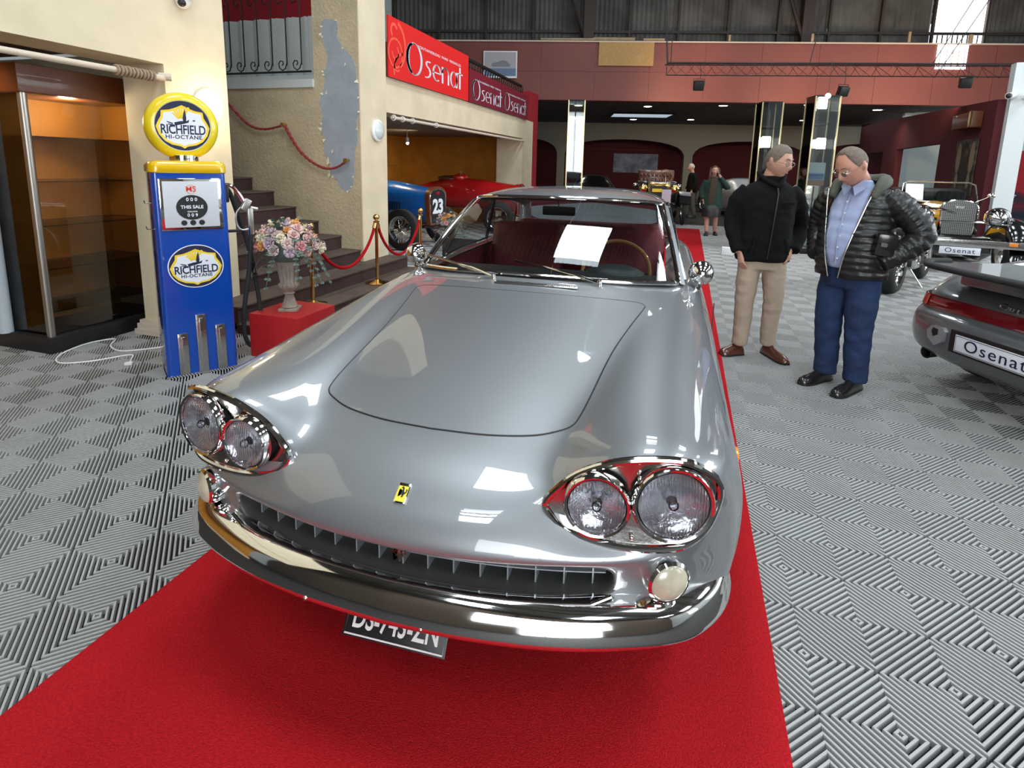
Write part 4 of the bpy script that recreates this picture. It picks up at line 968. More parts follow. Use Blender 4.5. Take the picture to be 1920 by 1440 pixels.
o = banner(6.80, 9.60, 2.62, 3.39, banner_red, 'bright red banner with white deco lettering above the arcade, nearest of three', .43, -.92)
mb = MB()
def flat_arc(mb, cx, cz, r, a0, a1, w, n=24):
    P = [(cx+r*math.cos(a), cz+r*math.sin(a)) for a in np.linspace(math.radians(a0), math.radians(a1), n)]; Q = [(cx+(r-w)*math.cos(a), cz+(r-w)*math.sin(a)) for a in np.linspace(math.radians(a0), math.radians(a1), n)]
    for i in range(n-1): mb.add([(P[i][0], -.0125, P[i][1]), (P[i+1][0], -.0125, P[i+1][1]), (Q[i+1][0], -.0125, Q[i+1][1]), (Q[i][0], -.0125, Q[i][1])], [(0, 1, 2, 3)])
flat_arc(mb, -1.22, -.06, .20, 0, 360, .03); flat_arc(mb, -1.25, .05, .33, -60, 70, .05); flat_arc(mb, -1.0, -.30, .28, 95, 190, .04); flat_arc(mb, -1.25, .22, .1, 20, 240, .04); flat_arc(mb, -1.22, -.05, .1, 180, 420, .03); flat_arc(mb, -1.18, -.22, .08, 100, 330, .025)
mb.build('emblem_print', banner_org, o, fix=False)
banner(9.64, 11.44, 2.62, 3.19, banner_dk, 'burgundy banner with white deco lettering, middle of three above the arcade', .36, -.76)
banner(11.47, 13.50, 2.62, 3.19, banner_dk, 'burgundy banner with white deco lettering, farthest of three above the arcade', .36, -.86)
# black balustrade along the gallery edge behind the dark banners
BL = thing('balustrade', 'black iron balustrade on the gallery edge behind the burgundy banners', 'railing', (-4.15, 0, 0))
MB().box((0, 11.6, 3.46), (.05, 4.4, .05)).build('handrail', M['iron'], BL)
for k in range(30):
    y = 9.6+k*.148; MB().tube([(0, y, 3.16), (0, y+.04, 3.24), (0, y-.03, 3.34), (0, y+.04, 3.44)], .012, 5).build('scroll_baluster', M['iron'], BL)
MB().box((0, 11.6, 2.9), (.04, 4.4, .5)).build('rail_panel', M['iron'], BL)

# ---------------------------------------------------------------- fuel pump
GP = thing('fuel_pump', 'blue and yellow vintage fuel pump with a round lit-style globe by the cream pillar', 'fuel pump', (-3.298, 3.005, 0), math.radians(55))
GP['label'] = 'blue and yellow vintage fuel pump with round globe standing by the cream pillar'
PW, PD, PH = .44, .36, 1.39
def taper_box(mb, w0, w1, d0, d1, z0, z1, rr=.03, n=5):
    P = []
    for w, d, z in ((w0, d0, z0), (w1, d1, z1)):
        ring = []
        for cx, cy, a0 in ((w/2-rr, d/2-rr, 0), (-w/2+rr, d/2-rr, 90), (-w/2+rr, -d/2+rr, 180), (w/2-rr, -d/2+rr, 270)):
            for k in range(n+1): a = math.radians(a0+90*k/n); ring.append((cx+rr*math.cos(a), cy+rr*math.sin(a), z))
        P.append(ring)
    m = len(P[0]); b = len(mb.v); mb.grid(P, close_v=True); mb.f += [tuple(b+i for i in range(m-1, -1, -1)), tuple(b+m+i for i in range(m))]; mb.mi += [mb.cur]*2
    return mb
taper_box(MB(), PW, PW*.985, PD, PD*.97, .012, PH).build('cabinet', M['blue_paint'], GP)
MB().box((0, 0, .008), (PW+.01, PD+.01, .016)).build('base_plate', M['chrome'], GP)
cap = MB(); P = []
for z, sx in ((PH, 1.0), (PH+.005, 1.03), (PH+.045, 1.03), (PH+.068, .99), (PH+.078, .90)):
    ring = []
    for cx, cy, a0 in ((PW/2-.05, PD/2-.05, 0), (-PW/2+.05, PD/2-.05, 90), (-PW/2+.05, -PD/2+.05, 180), (PW/2-.05, -PD/2+.05, 270)):
        for k in range(6): a = math.radians(a0+90*k/5); ring.append(((cx+.05*math.cos(a))*sx, (cy+.05*math.sin(a))*sx, z))
    P.append(ring)
m_ = len(P[0]); cap.grid(P, close_v=True); cap.f += [tuple(4*m_+i for i in range(m_))]; cap.mi += [0]; cap.build('cap', M['yellow_paint'], GP, ang=50)
MB().lathe([(.085, PH+.07), (.088, PH+.08), (.085, PH+.115), (.001, PH+.115)], 30).build('globe_collar', M['chrome'], GP)
GZ = PH+.308
gl = MB().lathe([(.165, -.075), (.195, -.07), (.215, -.045), (.222, 0), (.215, .045), (.195, .07), (.165, .075)], 48, (0, 0, GZ), 'y', caps=False).build('globe_rim', M['yellow_rim'], GP, ang=70)
MB().lathe([(.001, .066), (.17, .066)], 48, (0, 0, GZ), 'y').lathe([(.17, -.066), (.001, -.066)], 48, (0, 0, GZ), 'y', caps=False).build('globe_face', M['navy'], GP)
def sign(parent, y, cz, rx, rz):
    """oval badge: white ring, navy oval, orange edged shield, winged bird and the two lines of lettering"""
    def ell(k, n=48): return [(rx*k*math.cos(2*PI*i/n), rz*k*math.sin(2*PI*i/n)) for i in range(n)]
    T = Matrix.Translation((0, y, cz)) @ Matrix.Rotation(PI/2, 4, 'X')
    root = MB().prism(ell(1.0), 0, .003, T).build('sign_ring', M['white_print'], parent)
    MB().prism(ell(.96), 0, .0035, T).build('sign_field', M['navy'], root)
    sh = [(0, -.88), (-.12, -.80), (-.42, -.74), (-.66, -.60), (-.84, -.36), (-.93, -.05), (-.86, .12), (-.74, .34), (-.72, .56), (-.44, .60), (-.20, .70), (0, .80), (.20, .70), (.44, .60), (.72, .56), (.74, .34), (.86, .12), (.93, -.05), (.84, -.36), (.66, -.60), (.42, -.74), (.12, -.80)]
    MB().prism([(x*rx, z*rz) for x, z in sh], .003, .0042, T).build('shield_edge', M['orange_print'] if y < -.21 and cz > 1 else M['yellow_print'], root)
    MB().prism([(x*rx*.90, z*rz*.89-.002) for x, z in sh], .003, .005, T).build('shield', M['white_print'], root)
    mb = MB().use(M['yellow_print'])
    for k in range(7):
        a = math.radians(60+k*12); r0, r1 = .12, .58-.03*k; o = (-.06, .16)
        q = [(o[0]+r*math.cos(a+d), o[1]+r*math.sin(a+d)*1.1) for r, d in ((r0, -.16), (r1, -.075), (r1*1.04, 0), (r1, .075), (r0, .16))]
        mb.prism([(x*rx, z*rz) for x, z in q], .005, .0058, T)
    mb.use(M['navy'])
    for q in ([(.02, .10), (.10, .12), (.13, .30), (.10, .66), (.04, .50), (.0, .30)], [(-.30, .12), (-.10, .18), (.14, .20), (.22, .26), (.20, .14), (-.05, .06), (-.28, .0)],
              [(-.34, .10), (-.55, .16), (-.54, .12), (-.36, .06)], [(-.34, .05), (-.52, .07), (-.50, .03), (-.34, .01)], [(-.32, .0), (-.46, -.02), (-.44, -.06), (-.30, -.04)], [(.34, .24), (.42, .25), (.44, .21), (.36, .19)]):
        mb.prism([(x*rx, z*rz) for x, z in q], .005, .0062, T)
    mb.build('bird_emblem', None, root)
    text('RICHFIELD', rz*.50, M['navy'], root, (0, y-.0055, cz-rz*.16), (PI/2, 0, 0), .0005, .0016, .80*rx/rz*.86, .96)
    text('HI-OCTANE', rz*.21, M['navy'], root, (0, y-.0055, cz-rz*.44), (PI/2, 0, 0), .0005, .0007, 1.05, 1.1)
sign(GP, -.066, GZ, .168, .168)
sign(GP, -PD/2+.003, .765, .168, .148)
# dial window
DF = MB().box((0, -PD/2, 1.185), (.365, .02, .345), bev=.009).build('dial_frame', M['chrome'], GP)
MB().box((0, -PD/2-.006, 1.185), (.325, .012, .305), bev=.005).build('dial_face', pbr('dial_white', (.58, .60, .64), .4), DF)
T = Matrix.Translation((0, -PD/2-.012, 1.165)) @ Matrix.Rotation(PI/2, 4, 'X')
MB().prism([(.092*math.cos(a), .082*math.sin(a)) for a in np.linspace(0, 2*PI, 33)[:-1]], 0, .003, T).build('dial_disc', M['black'], DF)
text('THIS SALE', .030, M['white_print'], DF, (0, -PD/2-.0155, 1.167), (PI/2, 0, 0), .0005, .0008)
text('GALLONS', .013, M['white_print'], DF, (0, -PD/2-.0155, 1.137), (PI/2, 0, 0), .0005, .0003)
text('0 0 0', .032, M['white_print'], DF, (0, -PD/2-.0155, 1.217), (PI/2, 0, 0), .0005, .0006); text('0 0 9', .030, M['white_print'], DF, (0, -PD/2-.0155, 1.113), (PI/2, 0, 0), .0005, .0006)
for x in (-.052, 0, .052): MB().lathe([(.001, .004), (.016, .004), (.018, 0)], 16, (x, -PD/2-.012, 1.063), 'y').build('dial_button', M['black'], DF)
text('MS', .05, pbr('red_print', (.7, .03, .03), .5), DF, (0, -PD/2-.0135, 1.285), (PI/2, 0, 0), .0005, .0005); MB().tube(ring_pts((0, -PD/2-.013, 1.285), .028, 24, 'xz'), .0016, 4, closed=True).build('maker_ring', M['orange_print'], DF)
for x, h in ((-.115, .29), (0, .41), (.118, .32)):
    MB().box((x, -PD/2-.006, .02+h/2), (.062, .022, h), bev=.006).box((x, -PD/2-.018, .02+h/2-.01), (.022, .008, h-.03), bev=.002).build('chrome_strip', M['chrome_dull'], GP)
# nozzle, bracket and hose on the right hand side
NZ = bpy.data.objects.new('nozzle', None); COL.objects.link(NZ); NZ.parent = GP; NZ.location = (PW/2+.04, -.06, 1.13)
alum = pbr('cast_aluminium', (.50, .49, .46), .35, .9)
MB().tube(crom([(-.03, 0, .18), (.02, 0, .165), (.06, 0, .11), (.085, 0, .06)], 5), .014, 10).build('spout', M['chrome'], NZ)
MB().box((.10, 0, .035), (.05, .045, .09), (0, .5, 0), bev=.012).box((.125, 0, -.06), (.04, .035, .14), bev=.012).cyl((.13, 0, .01), (.175, 0, -.0), .016, 12).build('body', alum, NZ)
MB().tube(crom([(.08, 0, .03), (.035, 0, -.02), (.03, 0, -.10), (.06, 0, -.145), (.115, 0, -.14)], 4), .007, 6).build('trigger_guard', alum, NZ)
MB().box((.035, 0, -.15), (.13, .03, .02), bev=.005).build('bracket', M['black'], GP, (PW/2+.0, -.06, 1.13)); MB().box((.01, 0, .12), (.04, .05, .13), bev=.01).build('hose_holder', M['black'], GP, (PW/2, -.06, 1.13))
hx = PW/2+.04
hp = crom([(hx+.125, -.06, 1.0), (hx+.12, -.06, .92), (hx+.10, -.05, .7), (hx+.055, -.03, .4), (hx+.05, .0, .2), (hx+.09, .03, .085), (hx+.16, .04, .09), (hx+.185, .05, .22), (hx+.17, .05, .5), (hx+.12, .04, .85), (hx+.05, .02, 1.12), (hx-.0, .0, 1.27), (hx-.05, -.0, 1.28)], 7)
MB().tube(hp, .0165, 10).build('hose', M['rubber'], GP)
MB().cyl((hx+.125, -.06, .95), (hx+.125, -.06, 1.02), .02, 12).build('hose_ferrule', M['chrome'], GP)
for z in (1.19, 1.02): MB().tube([(-PW/2, -.1, z), (-PW/2-.035, -.1, z), (-PW/2-.04, -.1, z+.02)], .004, 6).build('side_hook', M['chrome'], GP)

# ---------------------------------------------------------------- red plinth, urn, bouquet
PLX, PLY, PLR = -2.89, 3.53, math.radians(0)
o = MB().box((0, 0, .17), (.44, .46, .34), bev=.006).build('plinth', pbr('red_plinth', (.46, .012, .016), .5, var=.1, vscale=5), None, (PLX, PLY, 0), (0, 0, PLR)); tag(o, 'low square red plinth under the flower urn', 'plinth')
UR = thing('urn', 'fluted weathered stone-look urn standing on the red plinth', 'urn', (-2.895, 3.50, .34), .4)
M['urn'] = pbr('weathered_stone', (.38, .32, .26), .8, bump=.5, bscale=50, var=.35, vscale=14)
def fluted(prof, n=72, amp=.0):
    mb = MB(); P = []
    for r, z, a_ in prof: P.append([((r+a_*abs(math.sin(12*2*PI*i/n/2))-a_*.5)*math.cos(2*PI*i/n), (r+a_*abs(math.sin(12*2*PI*i/n/2))-a_*.5)*math.sin(2*PI*i/n), z) for i in range(n)])
    mb.grid(P, close_v=True); return mb
mb = fluted([(.045, .02, 0), (.062, .028, 0), (.055, .045, 0), (.040, .075, .008), (.030, .11, .006), (.032, .125, 0), (.042, .135, 0), (.032, .145, 0), (.045, .165, .006), (.068, .185, .014), (.072, .205, .014), (.060, .222, .006), (.062, .25, .010), (.070, .30, .012), (.078, .35, .010), (.090, .375, 0), (.093, .385, 0), (.085, .39, 0), (.07, .36, 0)])
mb.build('body', M['urn'], UR, ang=50); MB().box((0, 0, .011), (.14, .14, .022), bev=.004).build('foot', M['urn'], UR)
def bouquet(name, lab, loc, R, seed, n_rose, sc=1.):
    rnd = random.Random(seed); BQ = thing(name, lab, 'flowers', loc)
    cols = {'blush': (.78, .52, .48), 'peach': (.82, .56, .36), 'apricot': (.85, .42, .13), 'cream_rose': (.84, .76, .56), 'lilac': (.62, .50, .58), 'pink': (.76, .36, .38), 'blush_pale': (.82, .62, .58)}
    mats = {k: (M[k] if k in M else M.setdefault(k, pbr(k+'_petal', v, .7, var=.15, vscale=30))) for k, v in cols.items()}
    def rose():
        mb = MB()
        for ring, (n, r, up, tilt) in enumerate(((3, .10, .95, 1.2), (4, .30, .85, .95), (5, .58, .55, .55), (6, .88, .15, .15))):
            for k in range(n):
                a = 2*PI*k/n+ring*.7; c, s_ = math.cos(a), math.sin(a); w = .42+.16*ring; P = []
                for i, u in enumerate(np.linspace(-1, 1, 5)):
                    row = []
                    for t in np.linspace(0, 1, 4):
                        rr = r*(.3+.7*t)+.12*t*t*(ring > 1); hh = -.3+(up+.3)*math.sin(t*PI/2)-(.10*t*t if ring > 1 else 0)
                        ang = a+u*w/max(r, .25)*(.55+.2*t)*.6; row.append((rr*math.cos(ang), rr*math.sin(ang), hh-.12*abs(u)*t))
                    P.append(row)
                mb.grid(P)
        mb.ball((0, 0, .2), .26, 5, (1, 1, 1.8)); return mb.mesh('rose', None, 70, False)
    base = rose()
    meshes = {}
    for k, m in mats.items(): me = base.copy(); me.materials.clear(); me.materials.append(m); meshes[k] = me
    names = list(cols); pts = []
    for i in range(n_rose):
        for _ in range(60):
            th = rnd.uniform(0, 2*PI); ph = math.acos(rnd.uniform(-.05, 1)); d = Vector((math.sin(ph)*math.cos(th), math.sin(ph)*math.sin(th), math.cos(ph)*.78)); 
            if all((d-q).length > .26 for q in pts): break
        pts.append(d); k = rnd.choice(names); o = bpy.data.objects.new('rose', meshes[k]); COL.objects.link(o); o.parent = BQ
        o.location = d*R*rnd.uniform(.82, 1.0); o.rotation_euler = d.to_track_quat('Z', 'Y').to_euler(); s = rnd.uniform(.030, .043)*sc; o.scale = (s, s, s)
    # leaves: eucalyptus sprigs
    lf = M.get('euca') or M.setdefault('euca', pbr('eucalyptus_leaf', (.13, .19, .155), .6, var=.35, vscale=12))
    for i in range(44):
        th = rnd.uniform(0, 2*PI); ph = rnd.uniform(.2, 2.0); d = Vector((math.sin(ph)*math.cos(th), math.sin(ph)*math.sin(th), math.cos(ph)*.8)); mb = MB(); p = d*R*.55; drop = Vector((0, 0, -.006*(1+2*(ph > 1.5)))); L = rnd.uniform(.75, 1.0)*R*.75; st = [p]
        for j in range(7): p = p+d.normalized()*L/7+drop*(j/2); st.append(p)
        mb.tube(st, .0018, 4)
        for j in range(1, 8):
            for sgn in (-1, 1):
                c = st[j]; t = (st[j]-st[j-1]).normalized(); side = t.cross(Vector((0, 0, 1))).normalized()*sgn if abs(t.z) < .95 else Vector((sgn, 0, 0)); a_ = (side+t*.5+Vector((0, 0, rnd.uniform(-.3, .5)))).normalized(); l = .026*rnd.uniform(.7, 1.2)*sc; w = t.cross(a_).normalized().cross(a_)*l*.42
                mb.add([c, c+a_*l*.4+w, c+a_*l, c+a_*l*.4-w], [(0, 1, 2, 3)])
        mb.build('leaf_sprig', lf, BQ, fix=False)
    o = MB().ball((0, 0, 0), R*.62, 8, (1, 1, .75)).build('foliage_core', lf, BQ); return BQ
bouquet('flower_bouquet', 'bouquet of pastel roses and eucalyptus in the urn on the red plinth', (-2.895, 3.50, .83), .26, 3, 58, 1.15)
# second arrangement by the blue racer
o = MB().box((0, 0, .18), (.4, .4, .36), bev=.006).build('plinth', M['black'], None, (-3.25, 7.75, 0)); tag(o, 'low dark plinth under the second bouquet beside the car roof', 'plinth')
bouquet('flower_bouquet', 'second bouquet of pale roses in front of the blue racer', (-3.42, 7.75, .62), .20, 5, 26, 1.1)

# ---------------------------------------------------------------- brass stanchions and velvet ropes
def stanchion(x, y, z, sc, lab):
    o = thing('stanchion', lab, 'stanchion', (x, y, z), scale=sc); MB().lathe([(.001, 0), (.15, 0), (.15, .012), (.06, .03), (.028, .05), (.001, .05)], 32).build('base', M['brass'], o, ang=50)
    MB().cyl((0, 0, .03), (0, 0, .80), .021, 20).build('pole', M['brass'], o)
    MB().lathe([(.021, .775), (.036, .785), (.040, .80), (.022, .808)], 24).build('collar', M['brass'], o); MB().ball((0, 0, .85), .040, 12).build('finial', M['brass'], o, ang=90); return o
SPOS = [(-3.46, 4.52, .085, .92), (-3.42, 5.66, .085, .92), (-3.52, 6.98, 0, 1)]
stanchion(*SPOS[0], 'brass stanchion mostly hidden behind the flower bouquet'); stanchion(*SPOS[1], 'brass stanchion in front of the lowest stair by the column'); stanchion(*SPOS[2], 'brass stanchion farthest back beside the wing mirror')
def rope(a, b, lab, sag):
    a = Vector((a[0], a[1], a[2]+.765*a[3])); b = Vector((b[0], b[1], b[2]+.765*b[3])); o = thing('velvet_rope', lab, 'rope', a); d = b-a; u = d.normalized(); L = d.length
    pts = [u*(.03+(L-.06)*t)+Vector((0, 0, -sag*(1-(2*t-1)**2)**.8)) for t in np.linspace(0, 1, 25)]; MB().tube(pts, .017, 10).build('rope_body', M['velvet'], o)
    for p, q in ((pts[0], pts[1]), (pts[-1], pts[-2])): MB().tube([p-(q-p)*.1, p+(q-p).normalized()*.05], .021, 12).build('end_cap', M['brass'], o)
    for p, e in ((pts[0], Vector((0, 0, 0))), (pts[-1], d)): MB().tube([p, (p+e)/2+Vector((0, 0, .015)), e+Vector((0, 0, .01))], .005, 6).build('hook', M['brass'], o)
rope(SPOS[0], SPOS[1], 'red velvet rope hanging from the bouquet side to the stanchion by the column', .42)
rope(SPOS[1], SPOS[2], 'red velvet rope hanging in front of the column to the farthest stanchion', .44)

# ---------------------------------------------------------------- lighting truss with three floodlights
TR = thing('lighting_truss', 'thin black triangular lighting truss hung before the dark red wall', 'truss', (-.62, 12.85, 3.62), WA)
TL = 7.6
MB().cyl((0, 0, .12), (TL, 0, .16), .022, 8).build('chord', M['steel_dark'], TR); MB().cyl((0, 0, -.13), (TL, 0, -.09), .012, 6).build('chord', M['steel_dark'], TR); MB().cyl((0, .22, .12), (TL, .22, .16), .014, 6).build('chord', M['steel_dark'], TR)
mb = MB(); n = 36; red_steel = pbr('reddish_steel', (.10, .035, .028), .5, .4)
for i in range(n):
    a = i*TL/n; b = (i+1)*TL/n; mb.cyl((a, 0, -.12 if i % 2 else .13), (b, 0, .13 if i % 2 else -.12), .006, 5); mb.cyl((a, .22 if i % 2 else 0, .13 if i % 2 else -.12), (b, 0 if i % 2 else .22, -.12 if i % 2 else .13), .006, 5)
o = mb.build('lacing', red_steel, TR); o['kind'] = 'stuff'
for a, b in (((0, 0, .13), (-.32, 0, 3.2)), ((.02, 0, .13), (-.24, .1, 3.2)), ((0, 0, -.13), (0, 0, .13)), ((2.95, 0, .14), (3.45, 0, 3.2)), ((5.4, 0, .14), (6.9, 0, 3.2)), ((5.5, 0, -.1), (7.3, 0, 3.2)), ((.08, 0, .13), (.06, 0, 3.2))):
    MB().cyl(a, b, .009, 6).build('hanging_cable', M['black'], TR)
for k, (a, z, rz, lab) in enumerate(((.70, -.34, 0, 'left of the three black floodlights under the truss'), (3.68, -.42, .25, 'middle of the three black floodlights under the truss'), (6.10, -.22, -.25, 'right of the three black floodlights under the truss'))):
    p = TR.matrix_basis @ Vector((a, 0, z)) if False else Vector((-.62, 12.85, 3.62))+U*a+Vector((0, 0, z))
    o = thing('floodlight', lab, 'floodlight', p, WA+rz); MB().box((0, 0, 0), (.21, .12, .20), (.35, 0, 0), bev=.015).build('housing', M['black'], o)
    for x in (-.12, .12): MB().cyl((x, 0, 0), (x, 0, .14), .006, 6).build('yoke', M['black'], o)
    MB().cyl((-.12, 0, .14), (.12, 0, .14), .006, 6).build('yoke', M['black'], o); MB().tube([(.02, 0, .14), (.03, 0, .24), (0, 0, .14-z-.0)], .007, 6).build('power_cable', M['black'], o)

# ---------------------------------------------------------------- glass display towers
def tower(x, y, w, h, lab, glow=False):
    o = thing('glass_tower', lab, 'display tower', (x, y, 0), math.radians(12)); gold = pbr('pale_gold_frame', (.62, .52, .30), .3, .8) if 'gold' not in M else M['gold']; M['gold'] = gold
    for a in (-1, 1):
        for b in (-1, 1): MB().box((a*w/2, b*w/2, h/2), (.022, .022, h)).build('corner_profile', gold, o)
    for z in np.linspace(.1, h-.02, 7): MB().box((0, 0, z), (w, w, .008)).build('glass_shelf', M['glass'], o)
    for a, b, sx, sy in ((0, -1, w, .004), (0, 1, w, .004), (-1, 0, .004, w), (1, 0, .004, w)): MB().box((a*w/2, b*w/2, h/2), (sx, sy, h)).build('glass_pane', M['glass'], o)
    MB().box((0, 0, .05), (w+.02, w+.02, .1), bev=.004).build('plinth', M['steel_dark'], o); MB().box((0, 0, h), (w, w, .03)).build('top', M['steel_dark'], o)
    if glow:
        for dx, z in glow: MB().box((dx, 0, z), (.16, .03, .20), bev=.02).build('lamp_glass', M['tower_glow'], o)
        point_light('tower_lamp', (x, y-.3, glow[0][1]), 14, (1, .93, .8), .1)
    return o
M['tower_glow'] = pbr('lit_display_lamp', (1, 1, 1), .5, emit=(1, .95, .85), estr=9.)
tower(1.33, 11.55, .36, 2.74, 'glass display tower behind the man in the black jacket', [(0, 2.04)])
tower(2.22, 11.62, .42, 2.84, 'taller glass display tower between the two standing men', [(.05, 2.02), (0, 2.74)])
o = thing('hanging_bulb', 'bright bare lit bulb at the top of the taller glass tower', 'bulb', (2.25, 11.4, 2.84)); MB().ball((0, 0, 0), .045, 8).build('glass', M['tower_glow'], o); MB().cyl((0, 0, .03), (0, 0, .6), .004, 6).build('wire', M['black'], o)
tower(-2.55, 12.9, .36, 2.98, 'glass tower with posters beside the crimson column')
o = thing('standing_poster', 'narrow poster inside the glass tower beside the crimson column', 'poster', (-2.55, 12.80, 1.2), math.radians(12)); MB().box((0, 0, .75), (.30, .01, 1.2)).build('poster_sheet', pbr('grey_poster', (.30, .30, .28), .7), o); MB().box((0, -.007, 1.08), (.30, .004, .36)).build('poster_red', banner_dk, o); MB().box((0, -.007, .29), (.28, .004, .52)).build('poster_dark', M['black'], o); MB().box((0, 0, -.55), (.02, .02, 1.3)).build('pole', M['steel_dark'], o)
o = thing('standing_poster', 'photo of a blue car inside the taller glass tower', 'poster', (2.22, 11.58, 1.35), math.radians(12)); MB().box((0, 0, .12), (.34, .01, .42)).build('print', pbr('sky_print', (.42, .50, .52), .6), o); MB().box((0, -.007, .08), (.30, .004, .12)).build('printed_car', pbr('blue_print', (.14, .28, .50), .6), o); MB().box((0, -.007, -.04), (.34, .004, .1)).build('printed_road', pbr('road_print', (.35, .16, .10), .6), o); MB().box((0, 0, -.7), (.02, .02, 1.2)).build('pole', M['steel_dark'], o)
o = MB().box((.76, 10.6, .07), (.2, .12, .14), bev=.01).build('white_box', M['white_paint']); tag(o, 'small white box on the floor beside the first tower', 'box')

# ---------------------------------------------------------------- people
M['skin'] = pbr('skin', (.56, .31, .22), .55, var=.12, vscale=25)
M['skin2'] = pbr('ruddy_skin', (.58, .28, .20), .5, var=.15, vscale=25)
M['hair_grey'] = pbr('grey_brown_hair', (.20, .155, .12), .7, bump=.6, bscale=240, var=.3, vscale=60)
M['hair_white'] = pbr('white_hair', (.55, .53, .50), .7, bump=.5, bscale=200)
M['hair_brown'] = pbr('brown_hair', (.11, .05, .025), .6, bump=.5, bscale=200)
M['jacket_black'] = pbr('black_wool_jacket', (.006, .0065, .007), .9, spec=.15, bump=.5, bscale=35)
M['puffer'] = pbr('black_puffer_nylon', (.011, .011, .011), .38, bump=.25, bscale=40)
M['hood'] = pbr('olive_hood_lining', (.07, .075, .055), .7, bump=.3, bscale=30)
M['chino'] = pbr('beige_chinos', (.40, .315, .235), .85, bump=.6, bscale=16)
M['denim'] = pbr('blue_denim', (.012, .032, .10), .85, bump=.5, bscale=18, var=.35, vscale=8)
M['shirt'] = pbr('pale_blue_shirt', (.34, .40, .60), .75, bump=.35, bscale=20)
M['leather_brown'] = pbr('brown_leather', (.10, .028, .014), .28, coat=.5, var=.3, vscale=14)
M['leather_black'] = pbr('black_leather', (.012, .011, .011), .25, coat=.5)
M['eye_white'] = pbr('eye_white', (.62, .58, .55), .3)
M['lips'] = pbr('lips', (.42, .16, .13), .5)
M['specs'] = glass('spectacle_glass', (.95, .95, .95), -.02, .15)
M['silver'] = pbr('silver_wire', (.6, .58, .52), .25, 1.)
M['green_coat'] = pbr('dark_green_coat', (.012, .035, .025), .85, bump=.4, bscale=30)
M['scarf'] = pbr('brown_scarf', (.055, .038, .022), .9, bump=.6, bscale=60)
def head_pt(lon, lat, off=0.):
    """lon 0 = face (-Y), lat -90..90; local head coordinates about the skull centre"""
    a, b = math.radians(lon), math.radians(lat); cx, cz = math.sin(a)*math.cos(b), math.sin(b); cy = -math.cos(a)*math.cos(b)
    x, y, z = cx*.077, cy*.096, cz*.118
    low = max(0, -cz); x *= 1-.30*low**1.5; 
    if cy < 0: y -= .010*low*(-cy); 
    else: y *= 1-.25*low
    front = max(0, -cy)
    def g(x0, z0, sx, sz): return math.exp(-((x-x0)/sx)**2-((z-z0)/sz)**2)*(front > .2)
    d = .026*g(0, -.022, .013, .022)+.012*g(0, .000, .009, .022)+.005*g(0, .036, .045, .012)-.009*(g(.030, .012, .017, .012)+g(-.030, .012, .017, .012))+.006*g(0, -.058, .026, .012)+.010*g(0, -.092, .022, .016)+.004*(g(.042, -.02, .02, .022)+g(-.042, -.02, .02, .022))-.004*g(0, -.073, .02, .007)
    n = Vector((cx/.077, cy/.096, cz/.118)).normalized()
    return Vector((x, y-d, z))+n*off
def head_geo(mb, T, n=40):
    b = len(mb.v); mb.grid([[tuple(head_pt(lo, la)) for lo in np.linspace(-180, 180, n+1)[:-1]] for la in np.linspace(-89.9, 89.9, n)], close_v=True)
    m = n; mb.f += [tuple(b+i for i in range(m)), tuple(b+(n-1)*m+i for i in range(m-1, -1, -1))]; mb.mi += [mb.cur]*2
    for sg in (-1, 1): mb.ball((sg*.079, .012, -.002), .030, 6, (.35, .65, 1.0), (0, sg*.2, sg*.35))
    mb.xf(T, b); return mb
def hand_geo(mb, w, d, side, palm_n, curl=.5, s=1.):
    """wrist w, direction d of the fingers, palm normal; five separate fingers"""
    w, d, pn = Vector(w), Vector(d).normalized(), Vector(palm_n).normalized(); pn = (pn-d*pn.dot(d)).normalized(); ac = d.cross(pn)*side
    k = len(mb.v); Mx = Matrix((ac, d, pn)).transposed().to_4x4(); Mx.translation = w
    mb.tube([(0, -.015, 0), (0, .02, 0), (0, .05, 0), (0, .085, 0)], [.026*s, .034*s, .040*s, .036*s], 10, flat=.45, up=(0, 0, 1))
    for i, (x, L) in enumerate(((-.030, .068), (-.010, .078), (.010, .073), (.028, .058))):
        L *= s; a1 = curl; p0 = Vector((x*s, .075*s, 0)); p1 = p0+Vector((0, math.cos(a1*.5), math.sin(a1*.5)))*L*.42; p2 = p1+Vector((0, math.cos(a1*1.3), math.sin(a1*1.3)))*L*.32; p3 = p2+Vector((0, math.cos(a1*2), math.sin(a1*2)))*L*.26
        mb.tube([p0, p1, p2, p3], [.0092*s, .0085*s, .008*s, .006*s], 8)
    mb.tube([(-.022*s, .015*s, .004), (-.046*s, .045*s, .014), (-.052*s, .075*s, .022)], [.014*s, .011*s, .008*s], 8); mb.xf(Mx, k)
def remesh(mb, vox, smooth=4, fac=.5):
    me = bpy.data.meshes.new('work'); me.from_pydata(mb.v, [], mb.f); me.update()
    bm = bmesh.new(); bm.from_mesh(me); bmesh.ops.recalc_face_normals(bm, faces=bm.faces); bm.to_mesh(me); bm.free()
    mods = [('REMESH', dict(mode='VOXEL', voxel_size=vox, use_smooth_shade=True))]
    if smooth: mods.append(('SMOOTH', dict(factor=fac, iterations=smooth)))
    r = evaluated(me, mods); r.polygons.foreach_set('use_smooth', [True]*len(r.polygons)); return r
